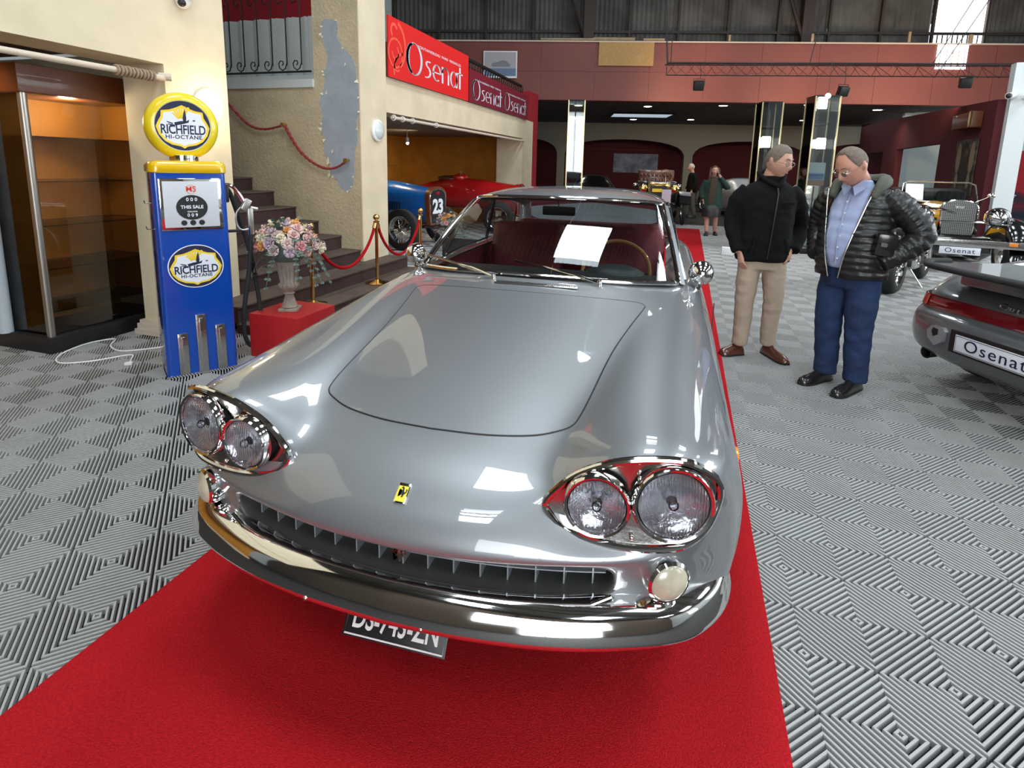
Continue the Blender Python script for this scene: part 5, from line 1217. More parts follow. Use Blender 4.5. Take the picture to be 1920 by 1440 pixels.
def loft(mb, secs, n=24, closed=True):
    """secs: (x,y,z,rx,ry[,rot]) horizontal ellipses"""
    P = []
    for s in secs:
        x, y, z, rx, ry = s[:5]; r = s[5] if len(s) > 5 else 0
        P.append([(x+rx*math.copysign(abs(math.cos(a))**.85, math.cos(a))*math.cos(r)-ry*math.sin(a)*math.sin(r), y+rx*math.copysign(abs(math.cos(a))**.85, math.cos(a))*math.sin(r)+ry*math.sin(a)*math.cos(r), z) for a in np.linspace(0, 2*PI, n+1)[:-1]])
    b = len(mb.v); mb.grid(P, close_v=True)
    if closed: m = n; k = len(P); mb.f += [tuple(b+i for i in range(m-1, -1, -1)), tuple(b+(k-1)*m+i for i in range(m))]; mb.mi += [mb.cur]*2
    return mb
def limb(mb, pts, rs, n=16, sub=5, flat=1., ripple=0., pitch=.036):
    P = crom(pts, sub); m = len(pts); R = []
    dist = 0
    for i, p in enumerate(P):
        t = i/(len(P)-1)*(m-1); k = min(int(t), m-2); f = t-k; r = rs[k]*(1-f)+rs[k+1]*f
        R.append(r)
    if ripple:  # quilted puffs along the limb
        Q = []; S = []
        for i in range(len(P)-1):
            a, b = Vector(P[i]), Vector(P[i+1]); L = (b-a).length; k = max(1, int(L/.006))
            for j in range(k): t = j/k; Q.append(tuple(a.lerp(b, t))); dist += L/k; S.append((R[i]*(1-t)+R[i+1]*t)+ripple*(abs(math.sin(PI*dist/pitch))-.6))
        Q.append(P[-1]); S.append(R[-1]); P, R = Q, S
    mb.tube(P, R, n, flat=flat, up=(0, -1, 0)); return mb
def shoe(parent, heel, toe, m, nm='shoe', z0=0.):
    h, t = Vector((*heel, z0)), Vector((*toe, z0)); d = (t-h); L = d.length; d.normalize(); a = math.atan2(d.y, d.x)
    mb = MB(); sec = [(-.01, .028, .050), (.02, .036, .085), (.07, .038, .095), (.12, .040, .080), (.17, .046, .062), (.22, .048, .052), (.26, .040, .042), (.285, .020, .030)]
    P = []
    for x, w, hh in sec: P.append([(x*L/.28, w*math.cos(q), max(.010, .012+hh*max(0, math.sin(q))) if math.sin(q) > 0 else .012) for q in np.linspace(0, 2*PI, 21)[:-1]])
    mb.grid(P, close_v=True); k = 20; mb.f += [tuple(range(k-1, -1, -1)), tuple((len(P)-1)*k+i for i in range(k))]; mb.mi += [0, 0]
    o = mb.build(nm, m, parent, h, (0, 0, a), ang=80)
    out = [(x*L/.28, w*1.06) for x, w, _ in sec]+[(x*L/.28, -w*1.06) for x, w, _ in sec[::-1]]; MB().prism(out, .0, .014).build('sole', M['black'], o)
    mb = MB()
    for x in (.10, .125, .15): MB().tube([(x*L/.28, -.022, .078-(x-.1)*.35), (x*L/.28, 0, .094-(x-.1)*.5), (x*L/.28, .022, .078-(x-.1)*.35)], .0025, 5).build('lace', M['black'], o)
    return o
def head_extras(root, T, hair, hairline, glasses=None, brow=True, skin='skin'):
    def at(lon, lat, off): return T @ head_pt(lon, lat, off)
    for sg in (-1, 1):
        MB().ball(T @ Vector((sg*.030, -.073, .010)), .0125, 8).build('eye', M['eye_white'], root); MB().ball(T @ Vector((sg*.031, -.0835, .009)), .0048, 6).build('iris', M['hair_brown'], root)
        MB().tube([at(sg*10, 17, .003), at(sg*22, 20, .004), at(sg*34, 17, .002)], [.003, .004, .002], 6).build('eyebrow', M[hair], root)
        MB().tube([T @ (head_pt(sg*12, 9, .0)+Vector((0, -.004, 0))), T @ (head_pt(sg*22, 11, .0)+Vector((0, -.006, 0))), T @ (head_pt(sg*31, 7, .0)+Vector((0, -.003, 0)))], [.0015, .003, .0015], 6).build('eyelid', M[skin], root)
    MB().tube([at(-15, -31, .002), at(-6, -30.5, .005), at(0, -31, .005), at(6, -30.5, .005), at(15, -31, .002)], [.002, .0035, .003, .0035, .002], 6).build('mouth', M['lips'], root)
    # hair shell above the hairline function
    P = []; n = 48; lats = 24
    for lo in np.linspace(-180, 180, n+1)[:-1]:
        l0 = hairline(lo); P.append([tuple(T @ head_pt(lo, la, (.003+.006*min(1, j/7)) if j else -.001)) for j, la in enumerate(np.linspace(l0, 89.9, lats))])
    mb = MB().grid(P, close_u=True); mb.build('hair', M[hair], root, ang=180)
    if glasses:
        for sg in (-1, 1):
            c = Vector((sg*.032, -.106, .004)); MB().tube([T @ (c+Vector((.021*math.cos(a), .006*abs(math.cos(a)), .015*math.sin(a)))) for a in np.linspace(0, 2*PI, 21)[:-1]], .0016, 5, closed=True).build('glasses_rim', M['silver'], root)
            MB().add([T @ (c+Vector((.020*math.cos(a), 0, .014*math.sin(a)))) for a in np.linspace(0, 2*PI, 17)[:-1]], [tuple(range(16))]).build('glasses_lens', M['specs'], root)
            MB().tube([T @ Vector((sg*.053, -.103, .008)), T @ Vector((sg*.078, -.05, .008)), T @ Vector((sg*.084, .015, .004))], .0016, 5).build('glasses_arm', M['silver'], root)
        MB().tube([T @ Vector((-.012, -.108, .006)), T @ Vector((0, -.112, .010)), T @ Vector((.012, -.108, .006))], .0016, 5).build('glasses_bridge', M['silver'], root)
def wrinkle(me, amp, sc, seed=0.):
    from mathutils import noise
    k = len(me.vertices); co = np.empty(k*3); no = np.empty(k*3); me.vertices.foreach_get('co', co); me.vertex_normals.foreach_get('vector', no); co = co.reshape(-1, 3); no = no.reshape(-1, 3)
    d = np.array([noise.noise(Vector((x*sc+seed, y*sc, z*sc*1.6))) for x, y, z in co.tolist()]); co += no*(amp*d)[:, None]
    me.vertices.foreach_set('co', co.ravel()); me.update()
def short_hair(front, side, back):
    def f(lo):
        a = abs(lo)
        if a < 40: return front
        if a < 75: return front+(side-front)*(a-40)/35
        if a < 100: return side
        return side+(back-side)*(a-100)/80
    return f

# --- man in the black jacket and beige trousers
P1 = thing('person', 'man in a black jacket, beige trousers and brown shoes, hand at his pocket', 'person', (.60, 4.72, 0), math.radians(6))
hd = Matrix.Translation((.035, -.055, 1.565)) @ Matrix.Rotation(math.radians(42), 4, 'Z') @ Matrix.Rotation(math.radians(16), 4, 'X') @ Matrix.Diagonal((1.0, 1.0, 1.02, 1))
mb = MB(); head_geo(mb, hd); limb(mb, [(.0, .0, 1.36), (.005, -.005, 1.44), (.02, -.02, 1.50), (.03, -.03, 1.54)], [.075, .062, .058, .058])
loft(mb, [(0, 0, .84, .15, .11), (0, 0, 1.0, .16, .11), (0, 0, 1.2, .18, .12), (0, 0, 1.34, .17, .10), (0, 0, 1.41, .10, .08)])
limb(mb, [(-.17, 0, 1.33), (-.25, .02, 1.08), (-.185, -.05, .86)], [.05, .042, .030]); limb(mb, [(.18, 0, 1.34), (.27, .07, 1.06), (.19, -.04, .90)], [.05, .042, .030])
limb(mb, [(-.09, 0, .88), (-.11, 0, .48), (-.105, .0, .09)], [.08, .055, .04]); limb(mb, [(.09, 0, .88), (.115, .03, .48), (.125, .10, .09)], [.08, .055, .04])
hand_geo(mb, (-.183, -.055, .855), (.22, -.30, -1), 1, (.8, .35, 0), .45, .95); hand_geo(mb, (.19, -.045, .90), (-.2, -.2, -1), -1, (-.8, .3, 0), .4, .95)
me = remesh(mb, .0055, 2); me.materials.append(M['skin']); link('body', me, P1)
head_extras(P1, hd, 'hair_grey', short_hair(40, -2, -32), True)
mb = MB(); loft(mb, [(0, .01, .795, .200, .135), (0, .01, .83, .206, .140), (0, .0, .95, .202, .140), (0, 0, 1.1, .200, .134), (0, 0, 1.24, .205, .130), (0, 0, 1.33, .200, .112), (0, 0, 1.385, .150, .090), (.005, -.003, 1.42, .095, .080), (.01, -.008, 1.455, .082, .078)])
limb(mb, [(-.155, 0, 1.350), (-.215, .005, 1.27), (-.250, .02, 1.08), (-.190, -.05, .868)], [.060, .066, .058, .050], flat=.95)
limb(mb, [(.155, 0, 1.350), (.215, .015, 1.27), (.275, .07, 1.06), (.205, -.04, .885)], [.060, .066, .060, .052], flat=.95)
me = remesh(mb, .010, 5); wrinkle(me, .009, 11); me.materials.append(M['jacket_black']); J1 = link('jacket', me, P1)
MB().tube([(.0, -.150, .83), (.012, -.158, 1.0), (.025, -.155, 1.2), (.035, -.14, 1.32), (.03, -.10, 1.40)], .005, 6).build('zip', M['black'], J1)
MB().tube(crom([(-.078, -.04, 1.455), (-.04, -.085, 1.42), (.035, -.115, 1.385), (.075, -.075, 1.43), (.092, .0, 1.465), (.06, .07, 1.485), (0, .085, 1.49), (-.06, .06, 1.485), (-.085, .0, 1.475)], 4, True), .018, 8, closed=True).build('collar', M['jacket_black'], J1, ang=90)
MB().box((.11, -.135, 1.255), (.10, .012, .022), (0, 0, .15), bev=.004).build('pocket_flap', M['jacket_black'], J1)
for x in (-.11, .13): MB().box((x, -.150, .93), (.012, .014, .13), (0, .25 if x < 0 else -.25, 0), bev=.003).build('pocket_welt', M['jacket_black'], J1)
mb = MB(); loft(mb, [(0, .01, .86, .165, .115), (0, .01, .80, .168, .118), (0, .01, .73, .165, .11)])
limb(mb, [(-.085, .005, .80), (-.098, -.01, .62), (-.105, -.012, .46), (-.102, .0, .25), (-.108, .01, .095)], [.092, .085, .074, .066, .060]); limb(mb, [(.088, .005, .80), (.105, .005, .62), (.118, .02, .46), (.118, .06, .25), (.125, .09, .095)], [.092, .085, .074, .066, .060])
me = remesh(mb, .009, 4); wrinkle(me, .006, 13, 3.); me.materials.append(M['chino']); link('trousers', me, P1)
shoe(P1, (-.075, .045), (-.255, -.035), M['leather_brown']); shoe(P1, (.115, .13), (.225, -.145), M['leather_brown'])

# --- man in the puffer jacket, shirt and jeans
P2 = thing('person', 'man with bowed head in an open black puffer jacket, light blue shirt and jeans', 'person', (1.11, 4.27, 0), math.radians(-42))
hd = Matrix.Translation((.0, -.155, 1.535)) @ Matrix.Rotation(math.radians(-14), 4, 'Z') @ Matrix.Rotation(math.radians(34), 4, 'X') @ Matrix.Diagonal((1.05, 1.05, 1.03, 1))
mb = MB(); head_geo(mb, hd); limb(mb, [(.0, .01, 1.34), (0, -.03, 1.42), (0, -.07, 1.47), (0, -.12, 1.51)], [.078, .068, .062, .062])
loft(mb, [(0, 0, .84, .16, .13), (0, -.02, 1.0, .17, .15), (0, 0, 1.2, .17, .13), (0, 0, 1.34, .16, .10), (0, 0, 1.40, .10, .08)])
limb(mb, [(-.18, 0, 1.33), (-.26, .05, 1.08), (-.18, -.08, .93)], [.05, .042, .030]); limb(mb, [(.18, 0, 1.33), (.33, .07, 1.12), (.185, -.08, .935)], [.05, .042, .030])
limb(mb, [(-.09, 0, .86), (-.10, 0, .48), (-.10, .0, .09)], [.08, .055, .04]); limb(mb, [(.09, 0, .86), (.10, .0, .48), (.10, .02, .09)], [.08, .055, .04])
hand_geo(mb, (-.18, -.08, .93), (.9, -.3, -.5), 1, (.3, .9, 0), .6, .95); hand_geo(mb, (.185, -.08, .935), (-.9, -.3, -.5), -1, (-.3, .9, 0), .6, .95)
me = remesh(mb, .0055, 2); me.materials.append(M['skin2']); link('body', me, P2)
head_extras(P2, hd, 'hair_grey', short_hair(64, 4, -30), True, skin='skin2')
mb = MB(); loft(mb, [(0, -.02, .86, .165, .150), (0, -.03, .96, .178, .172), (0, -.03, 1.08, .178, .165), (0, -.012, 1.22, .178, .142), (0, .0, 1.33, .165, .112), (0, .0, 1.385, .12, .09), (0, -.02, 1.42, .080, .078), (0, -.035, 1.445, .074, .074)])
me = remesh(mb, .009, 4); wrinkle(me, .008, 12, 5.); me.materials.append(M['shirt']); SH = link('shirt', me, P2)
for k in range(6): MB().lathe([(.001, .003), (.006, .003), (.006, 0)], 10, (0, -.205+abs(k-1)*.012, .93+k*.075), 'y').build('button', M['white_paint'], SH)
MB().tube([(-.006, -.198, .90), (-.006, -.206, 1.0), (-.006, -.196, 1.12), (-.006, -.160, 1.25), (-.006, -.12, 1.35)], .003, 5).build('placket', M['shirt'], SH)
for sg in (-1, 1): MB().add([(sg*.005, -.125, 1.40), (sg*.065, -.095, 1.455), (sg*.082, -.10, 1.40), (sg*.035, -.145, 1.345), (sg*.005, -.120, 1.395), (sg*.06, -.085, 1.45), (sg*.076, -.09, 1.395), (sg*.032, -.135, 1.345)], [(0, 1, 2, 3), (4, 7, 6, 5), (0, 4, 5, 1), (1, 5, 6, 2), (2, 6, 7, 3), (3, 7, 4, 0)]).build('collar', M['shirt'], SH)
# open quilted jacket: full quilted shell, front wedge removed
mb = MB(); secs = []
z = .80
while z < 1.40:
    t = (z-.80)/.60; rx = np.interp(t, [0, .2, .5, .8, .93, 1], [.222, .228, .232, .232, .205, .16]); ry = np.interp(t, [0, .2, .5, .8, .93, 1], [.178, .188, .182, .155, .135, .11]); yy = np.interp(t, [0, .3, .6, 1], [-.01, -.02, -.005, .0])
    q = .010*(abs(math.sin(PI*z/.045))-.6); secs.append((0, yy, z, rx+q, ry+q)); z += .0075
secs += [(0, -.005, 1.42, .105, .095), (0, -.02, 1.45, .095, .09)]
loft(mb, secs, 40)
limb(mb, [(-.17, 0, 1.335), (-.235, .02, 1.26), (-.29, .06, 1.08), (-.20, -.085, .92)], [.08, .085, .076, .060], ripple=.009, pitch=.042)
limb(mb, [(.17, 0, 1.335), (.25, .02, 1.27), (.355, .075, 1.10), (.215, -.085, .925)], [.08, .088, .080, .062], ripple=.009, pitch=.042)
me = remesh(mb, .0075, 1); bm = bmesh.new(); bm.from_mesh(me)
def open_front(p):
    if p.y > -.02: return False
    half = .020+.125*(p.z-.80)/.6 if p.z < 1.3 else .125
    return -half-.03 < p.x-.0 < half*.95 and abs(p.x) < .16
bmesh.ops.delete(bm, geom=[f for f in bm.faces if open_front(f.calc_center_median())], context='FACES'); bm.to_mesh(me); bm.free()
me = evaluated(me, [('SOLIDIFY', dict(thickness=.010, offset=-1.))]); wrinkle(me, .006, 14, 9.); me.materials.clear(); me.materials.append(M['puffer']); J2 = link('puffer_jacket', me, P2)
for sg in (-1, 1):
    pts = []
    for z in np.linspace(.80, 1.38, 14):
        t = (z-.80)/.6; h = .020+.125*t; x = h*.95 if sg > 0 else -h-.03; ry = np.interp(t, [0, .2, .5, .8, .93, 1], [.178, .188, .182, .155, .135, .11]); rx = .226; yy = np.interp(t, [0, .3, .6, 1], [-.01, -.02, -.005, 0]); pts.append((x, yy-ry*math.sqrt(max(.05, 1-(x/rx)**2))-.006, z))
    MB().tube(pts, .0042, 6).build('zip', M['silver'], J2)
hp_ = crom([(.13, -.11, 1.33), (.14, -.03, 1.42), (.10, .07, 1.44), (0, .12, 1.43), (-.10, .07, 1.44), (-.14, -.03, 1.42), (-.13, -.11, 1.33)], 5)
k_ = len(hp_); MB().tube(hp_, [.022+.028*math.sin(PI*i/(k_-1)) for i in range(k_)], 10, flat=1.1).build('hood', M['hood'], J2, ang=180)
o = MB().box((.245, -.12, 1.05), (.12, .075, .15), (.15, .1, .75), bev=.03).build('shoulder_pouch', M['leather_black'], P2); MB().box((.262, -.165, 1.05), (.035, .006, .022), (.15, .1, .75)).build('pouch_buckle', M['silver'], o)
mb = MB(); loft(mb, [(0, -.01, .885, .168, .150), (0, -.005, .80, .178, .148), (0, 0, .72, .176, .135)])
limb(mb, [(-.088, .0, .80), (-.10, -.015, .62), (-.102, -.02, .46), (-.10, .0, .25), (-.10, .01, .07)], [.105, .100, .088, .080, .076]); limb(mb, [(.088, .0, .80), (.098, -.01, .62), (.10, -.01, .46), (.102, .01, .25), (.105, .02, .07)], [.105, .100, .088, .080, .076])
me = remesh(mb, .009, 4); wrinkle(me, .007, 12, 13.); me.materials.append(M['denim']); link('jeans', me, P2)
MB().tube([(.170*math.cos(a), -.01+.153*math.sin(a), .885) for a in np.linspace(0, 2*PI, 33)[:-1]], .009, 6, closed=True, flat=2.).build('belt', M['leather_black'], P2, ang=90)
shoe(P2, (-.10, .07), (-.13, -.225), M['leather_black']); shoe(P2, (.105, .08), (.115, -.235), M['leather_black'])

# --- woman far back walking with a hand at her ear
P3 = thing('person', 'woman in a dark green coat and brown scarf walking with a hand at her ear', 'person', (.56, 13.75, 0), math.radians(5))
hd = Matrix.Translation((0, -.04, 1.49)) @ Matrix.Rotation(math.radians(8), 4, 'X') @ Matrix.Diagonal((.93, .93, .95, 1))
mb = MB(); head_geo(mb, hd, 24); limb(mb, [(0, 0, 1.26), (0, -.01, 1.36), (0, -.03, 1.42)], [.06, .052, .052]); loft(mb, [(0, 0, .7, .16, .12), (0, 0, 1.0, .14, .1), (0, 0, 1.26, .15, .09), (0, 0, 1.32, .08, .07)])
limb(mb, [(-.17, 0, 1.26), (-.24, .02, 1.0), (-.20, -.06, .80)], [.045, .04, .028]); limb(mb, [(.17, 0, 1.26), (.30, -.08, 1.10), (.095, -.09, 1.40)], [.045, .04, .028])
limb(mb, [(-.08, 0, .72), (-.09, -.02, .42), (-.08, -.08, .08)], [.08, .065, .038]); limb(mb, [(.08, 0, .72), (.10, 0, .42), (.12, .06, .08)], [.08, .065, .038])
hand_geo(mb, (-.20, -.06, .80), (.1, -.2, -1), 1, (.8, .3, 0), .6, .9); hand_geo(mb, (.095, -.09, 1.40), (-.1, .1, 1), -1, (-.8, .2, 0), .6, .85)
me = remesh(mb, .008, 1); me.materials.append(M['skin']); link('body', me, P3)
head_extras(P3, hd, 'hair_brown', short_hair(48, 20, -40))
mb = MB(); loft(mb, [(0, .05, 1.18, .10, .05), (0, .05, 1.35, .10, .06), (0, .045, 1.5, .09, .07), (0, .02, 1.58, .07, .07)]); limb(mb, [(-.075, -.02, 1.56), (-.09, -.03, 1.42), (-.10, -.06, 1.22)], [.03, .032, .02]); limb(mb, [(.075, -.02, 1.56), (.09, -.02, 1.42), (.11, -.05, 1.25)], [.03, .03, .02]); me = remesh(mb, .010, 2); me.materials.append(M['hair_brown']); link('long_hair', me, P3)
mb = MB(); loft(mb, [(0, .0, .62, .24, .17), (0, 0, .85, .22, .16), (0, 0, 1.05, .20, .14), (0, 0, 1.22, .20, .12), (0, 0, 1.30, .13, .09), (0, -.01, 1.34, .08, .075)]); limb(mb, [(-.16, 0, 1.26), (-.25, .02, 1.02), (-.21, -.06, .84)], [.07, .065, .055]); limb(mb, [(.16, 0, 1.26), (.31, -.08, 1.10), (.13, -.09, 1.34)], [.07, .065, .05])
me = remesh(mb, .012, 3); me.materials.append(M['green_coat']); link('coat', me, P3)
MB().tube(crom([(-.08, .0, 1.36), (-.05, -.08, 1.34), (.04, -.09, 1.33), (.08, 0, 1.36), (0, .07, 1.38)], 4, True), .035, 8, closed=True).box((-.03, -.15, 1.02), (.15, .05, .60), (.05, .06, 0), bev=.02).build('scarf', M['scarf'], P3, ang=90)
mb = MB(); loft(mb, [(0, -.02, .44, .215, .18), (0, -.02, .55, .21, .175), (0, 0, .75, .19, .16)]); mb.build('skirt', M['black'], P3, ang=90)
shoe(P3, (-.08, -.03), (-.11, -.26), M['black']); shoe(P3, (.12, .12), (.13, -.11), M['black'])
MB().box((.10, -.13, 1.47), (.02, .05, .10), bev=.006).build('phone', M['black'], P3)

# --- white haired man far behind, half turned
P4 = thing('person', 'white-haired man in dark clothes standing beside the black vintage car', 'person', (.12, 18.7, 0), math.radians(-70))
hd = Matrix.Translation((0, -.06, 1.58)) @ Matrix.Rotation(math.radians(10), 4, 'X')
mb = MB(); head_geo(mb, hd, 20); limb(mb, [(0, 0, 1.34), (0, -.02, 1.45), (0, -.05, 1.52)], [.065, .055, .055]); loft(mb, [(0, 0, .8, .16, .12), (0, 0, 1.3, .16, .1), (0, 0, 1.4, .08, .07)])
hand_geo(mb, (-.22, -.10, .86), (.1, -.3, -1), 1, (.8, .3, 0), .6, .9); hand_geo(mb, (.22, -.08, .86), (0, -.3, -1), -1, (-.8, .3, 0), .6, .9); limb(mb, [(-.18, 0, 1.34), (-.25, .02, 1.1), (-.22, -.10, .86)], [.05, .04, .028]); limb(mb, [(.18, 0, 1.34), (.25, .02, 1.1), (.22, -.08, .86)], [.05, .04, .028])
me = remesh(mb, .010, 1); me.materials.append(M['skin']); link('body', me, P4); head_extras(P4, hd, 'hair_white', short_hair(46, -2, -32))
mb = MB(); loft(mb, [(0, 0, .80, .21, .15), (0, 0, 1.1, .22, .15), (0, 0, 1.32, .21, .12), (0, 0, 1.42, .09, .08)]); limb(mb, [(-.17, 0, 1.34), (-.26, .02, 1.1), (-.23, -.08, .88)], [.075, .07, .055]); limb(mb, [(.17, 0, 1.34), (.26, .02, 1.1), (.23, -.06, .88)], [.075, .07, .055])
me = remesh(mb, .014, 2); me.materials.append(M['jacket_black']); link('jacket', me, P4)
mb = MB(); loft(mb, [(0, 0, .86, .17, .12), (0, 0, .74, .17, .12)]); limb(mb, [(-.09, 0, .8), (-.10, -.02, .45), (-.10, -.08, .08)], [.09, .075, .065]); limb(mb, [(.09, 0, .8), (.10, .02, .45), (.10, .10, .08)], [.09, .075, .065]); me = remesh(mb, .014, 2); me.materials.append(M['hood']); link('trousers', me, P4)
shoe(P4, (-.10, -.04), (-.11, -.30), M['black']); shoe(P4, (.10, .15), (.11, -.11), M['black'])

# ---------------------------------------------------------------- the grey rear-engined coupe at the right
M['grey_paint'] = pbr('grey_metallic_paint', (.19, .195, .205), .4, .6, 1., .03)
M['silver_paint'] = pbr('silver_paint', (.45, .47, .5), .35, .6, 1., .03)
M['navy_paint'] = pbr('dark_blue_paint', (.02, .03, .06), .3, .4, 1., .03)
M['dark_glass'] = pbr('dark_car_glass', (.02, .022, .024), .05, coat=1.)
M['tail_red'] = pbr('dark_red_lens', (.16, .006, .008), .12, coat=1.); M['tail_amber'] = pbr('orange_red_lens', (.50, .05, .015), .12, coat=1.)
M['black_gloss'] = pbr('black_gloss_paint', (.008, .008, .009), .15, coat=1.)
M['race_blue'] = pbr('racing_blue', (.005, .11, .42), .25, coat=1.); M['race_red'] = pbr('racing_red', (.42, .006, .008), .25, coat=1.); M['car_yellow'] = pbr('yellow_car_paint', (.80, .38, .0), .25, coat=1.)
def coupe_mesh(name, paint):
    R_ = [[(0, .15, .22), (.35, .15, .22), (.60, .18, .23), (.70, .24, .24), (.745, .34, .25)],
          [(0, .02, .28), (.35, .03, .28), (.60, .055, .285), (.725, .12, .295), (.785, .30, .31)],
          [(0, .0, .42), (.35, .008, .42), (.62, .035, .42), (.755, .11, .42), (.812, .32, .42)],
          [(0, .01, .540), (.35, .018, .540), (.62, .045, .536), (.752, .12, .532), (.808, .34, .535)],
          [(0, .06, .562), (.35, .065, .562), (.61, .085, .560), (.73, .15, .562), (.80, .36, .60)],
          [(0, .070, .585), (.35, .075, .585), (.60, .095, .585), (.715, .155, .588), (.803, .40, .66)],
          [(0, .090, .672), (.35, .095, .672), (.59, .118, .670), (.700, .180, .668), (.798, .42, .73)],
          [(0, .14, .715), (.35, .145, .715), (.57, .18, .725), (.68, .25, .75), (.785, .48, .79)],
          [(0, .35, .79), (.33, .36, .79), (.52, .40, .81), (.66, .46, .85), (.775, .60, .83)],
          [(0, .75, .93), (.33, .75, .93), (.50, .75, .92), (.66, .80, .90), (.78, .85, .84)],
          [(0, 1.2, 1.09), (.33, 1.2, 1.08), (.48, 1.2, 1.04), (.66, 1.2, .92), (.79, 1.2, .82)],
          [(0, 1.7, 1.26), (.33, 1.7, 1.25), (.50, 1.7, 1.19), (.68, 1.7, .94), (.79, 1.7, .82)],
          [(0, 2.2, 1.30), (.33, 2.2, 1.29), (.52, 2.2, 1.22), (.70, 2.2, .94), (.80, 2.2, .82)],
          [(0, 2.7, 1.22), (.33, 2.7, 1.20), (.52, 2.75, 1.12), (.70, 2.8, .92), (.80, 2.8, .80)],
          [(0, 3.15, .93), (.33, 3.15, .93), (.56, 3.15, .92), (.70, 3.15, .90), (.79, 3.15, .78)],
          [(0, 3.9, .78), (.30, 3.9, .78), (.55, 3.9, .80), (.68, 3.9, .80), (.77, 3.9, .70)],
          [(0, 4.18, .60), (.30, 4.18, .60), (.55, 4.15, .62), (.66, 4.1, .62), (.72, 4.05, .58)],
          [(0, 4.22, .34), (.30, 4.22, .34), (.55, 4.18, .34), (.66, 4.13, .34), (.70, 4.07, .34)]]
    vid = {}; vs = []; fs = []
    def V(r, j, lv=0):
        a = abs(j)
        if lv and r == 4: return V(4-lv, j)
        if lv: w, y, z = R_[r][4]; p = (w+(.012, .014, -.01, -.04)[lv-1], y, (.56, .42, .31, .25)[lv-1]) if r < 16 else (w, y, (.5, .42, .33, .28)[lv-1]); key = (r, j, lv)
        else: w, y, z = R_[r][a]; p = (w, y, z); key = (r, j)
        if key not in vid: vid[key] = len(vs); vs.append((math.copysign(p[0], j) if j else 0, p[1], p[2]))
        return vid[key]
    for r in range(len(R_)-1):
        for j in range(-4, 4): fs.append((V(r, j), V(r, j+1), V(r+1, j+1), V(r+1, j)))
        if r >= 4:
            for sg in (-4, 4):
                for lv in range(4): fs.append((V(r, sg, lv), V(r, sg, lv+1), V(r+1, sg, lv+1), V(r+1, sg, lv)))
    me = subdiv(vs, fs, 2); v, f = arrays(me)
    for y in (.78, 3.42): v, f = cut_arch(v, f, y, .31, .33)
    me = mesh_from(name, v, f); me.materials.append(paint); me.materials.append(M['dark_glass'])
    for p in me.polygons:
        c = p.center
        if (1.0 < c.y < 1.62 and abs(c.x) < .40 and c.z > .98) or (2.62 < c.y < 3.05 and abs(c.x) < .50 and c.z > .96) or (1.35 < c.y < 2.7 and abs(c.x) > .50 and c.z > .95): p.material_index = 1
    bm = bmesh.new(); bm.from_mesh(me); bmesh.ops.recalc_face_normals(bm, faces=bm.faces); bm.to_mesh(me); bm.free(); return me
CM = coupe_mesh('coupe_shell', M['grey_paint'])
PC = thing('car', 'grey metallic sports coupe seen from behind with a black-edged tail spoiler', 'car', (1.835, 3.925, 0), math.radians(-65.2))
link('body_shell', CM, PC)
mb = MB(); P = []
LN = crom([(-.745, .235), (-.70, .150), (-.60, .090), (-.35, .070), (0, .065), (.35, .070), (.60, .090), (.70, .150), (.745, .235)], 4)
for x, y in LN: P.append([(x, y, .590), (x, y+.002, .600), (x*.992, y+.018, .662), (x*.99, y+.026, .670)])
mb.grid(P); mb.build('light_bar', M['tail_red'], PC, ang=80)
mb = MB(); mb.grid([[(x, y-.004, .594), (x*.993, y+.013, .664)] for x, y in LN[:9]]); mb.build('tail_lamp', M['tail_amber'], PC, ang=80)
mb = MB(); mb.grid([[(x, y-.004, .594), (x*.993, y+.013, .664)] for x, y in LN[-9:]]); mb.build('tail_lamp', M['tail_amber'], PC, ang=80)
# spoiler
spo = crom([(-.60, .22), (-.60, .06), (-.45, -.02), (0, -.05), (.45, -.02), (.60, .06), (.60, .22)], 5)
mb = MB(); pr_ = [(x, y) for x, y in spo]+[(.52, .62), (-.52, .62)]; mb.prism(pr_, .872, .895); mb.build('spoiler', M['grey_paint'], PC)
MB().tube([(x, y-.005, .888+.012*(abs(x) > .58)) for x, y in spo], .028, 8, flat=.8).build('spoiler_lip', M['rubber'], PC, ang=80)
MB().box((0, .40, .82), (.96, .42, .12), bev=.02).build('spoiler_base', M['grey_paint'], PC)
pl = MB().box((0, -.006, .425), (.52, .008, .112), bev=.003).build('number_plate', M['white_print'], PC); MB().tube([(-.252, -.011, .376), (.252, -.011, .376), (.252, -.011, .474), (-.252, -.011, .474)], .0018, 4, closed=True).build('plate_border', M['black'], pl)
text('Osenat', .105, M['navy'], pl, (0, -.0115, .425), (PI/2, 0, 0), .0005, 0., 1.12, 1.15)
MB().box((0, -.002, .43), (.60, .012, .15), bev=.004).build('plate_recess', M['steel_dark'], PC)
MB().prism([(-.40, .36), (-.35, .40), (-.335, .47), (-.36, .495), (-.44, .49), (-.47, .45), (-.46, .40)], -.02, .012, Matrix.Rotation(PI/2, 4, 'X')).build('plate_lamp_housing', M['silver_paint'], PC)
MB().prism([(-.415, .42), (-.385, .44), (-.385, .475), (-.42, .48), (-.43, .455)], .012, .016, Matrix.Rotation(PI/2, 4, 'X')).build('plate_lamp', M['black'], PC)
text('Carrera', .055, M['chrome'], PC, (0.0, .105, .705), (math.radians(62), 0, 0), .002, .001, 1.3)
for sg in (-1, 1): MB().lathe([(.035, -.1), (.040, -.02), (.044, 0), (.036, .0), (.034, -.06), (.001, -.06)], 20, (sg*.56, .10, .255), 'y').build('exhaust_tip', M['black'], PC)
for y in (.78, 3.42):
    for sg in (-1, 1): car_wheel(PC, sg*.68, y, .31, .21)
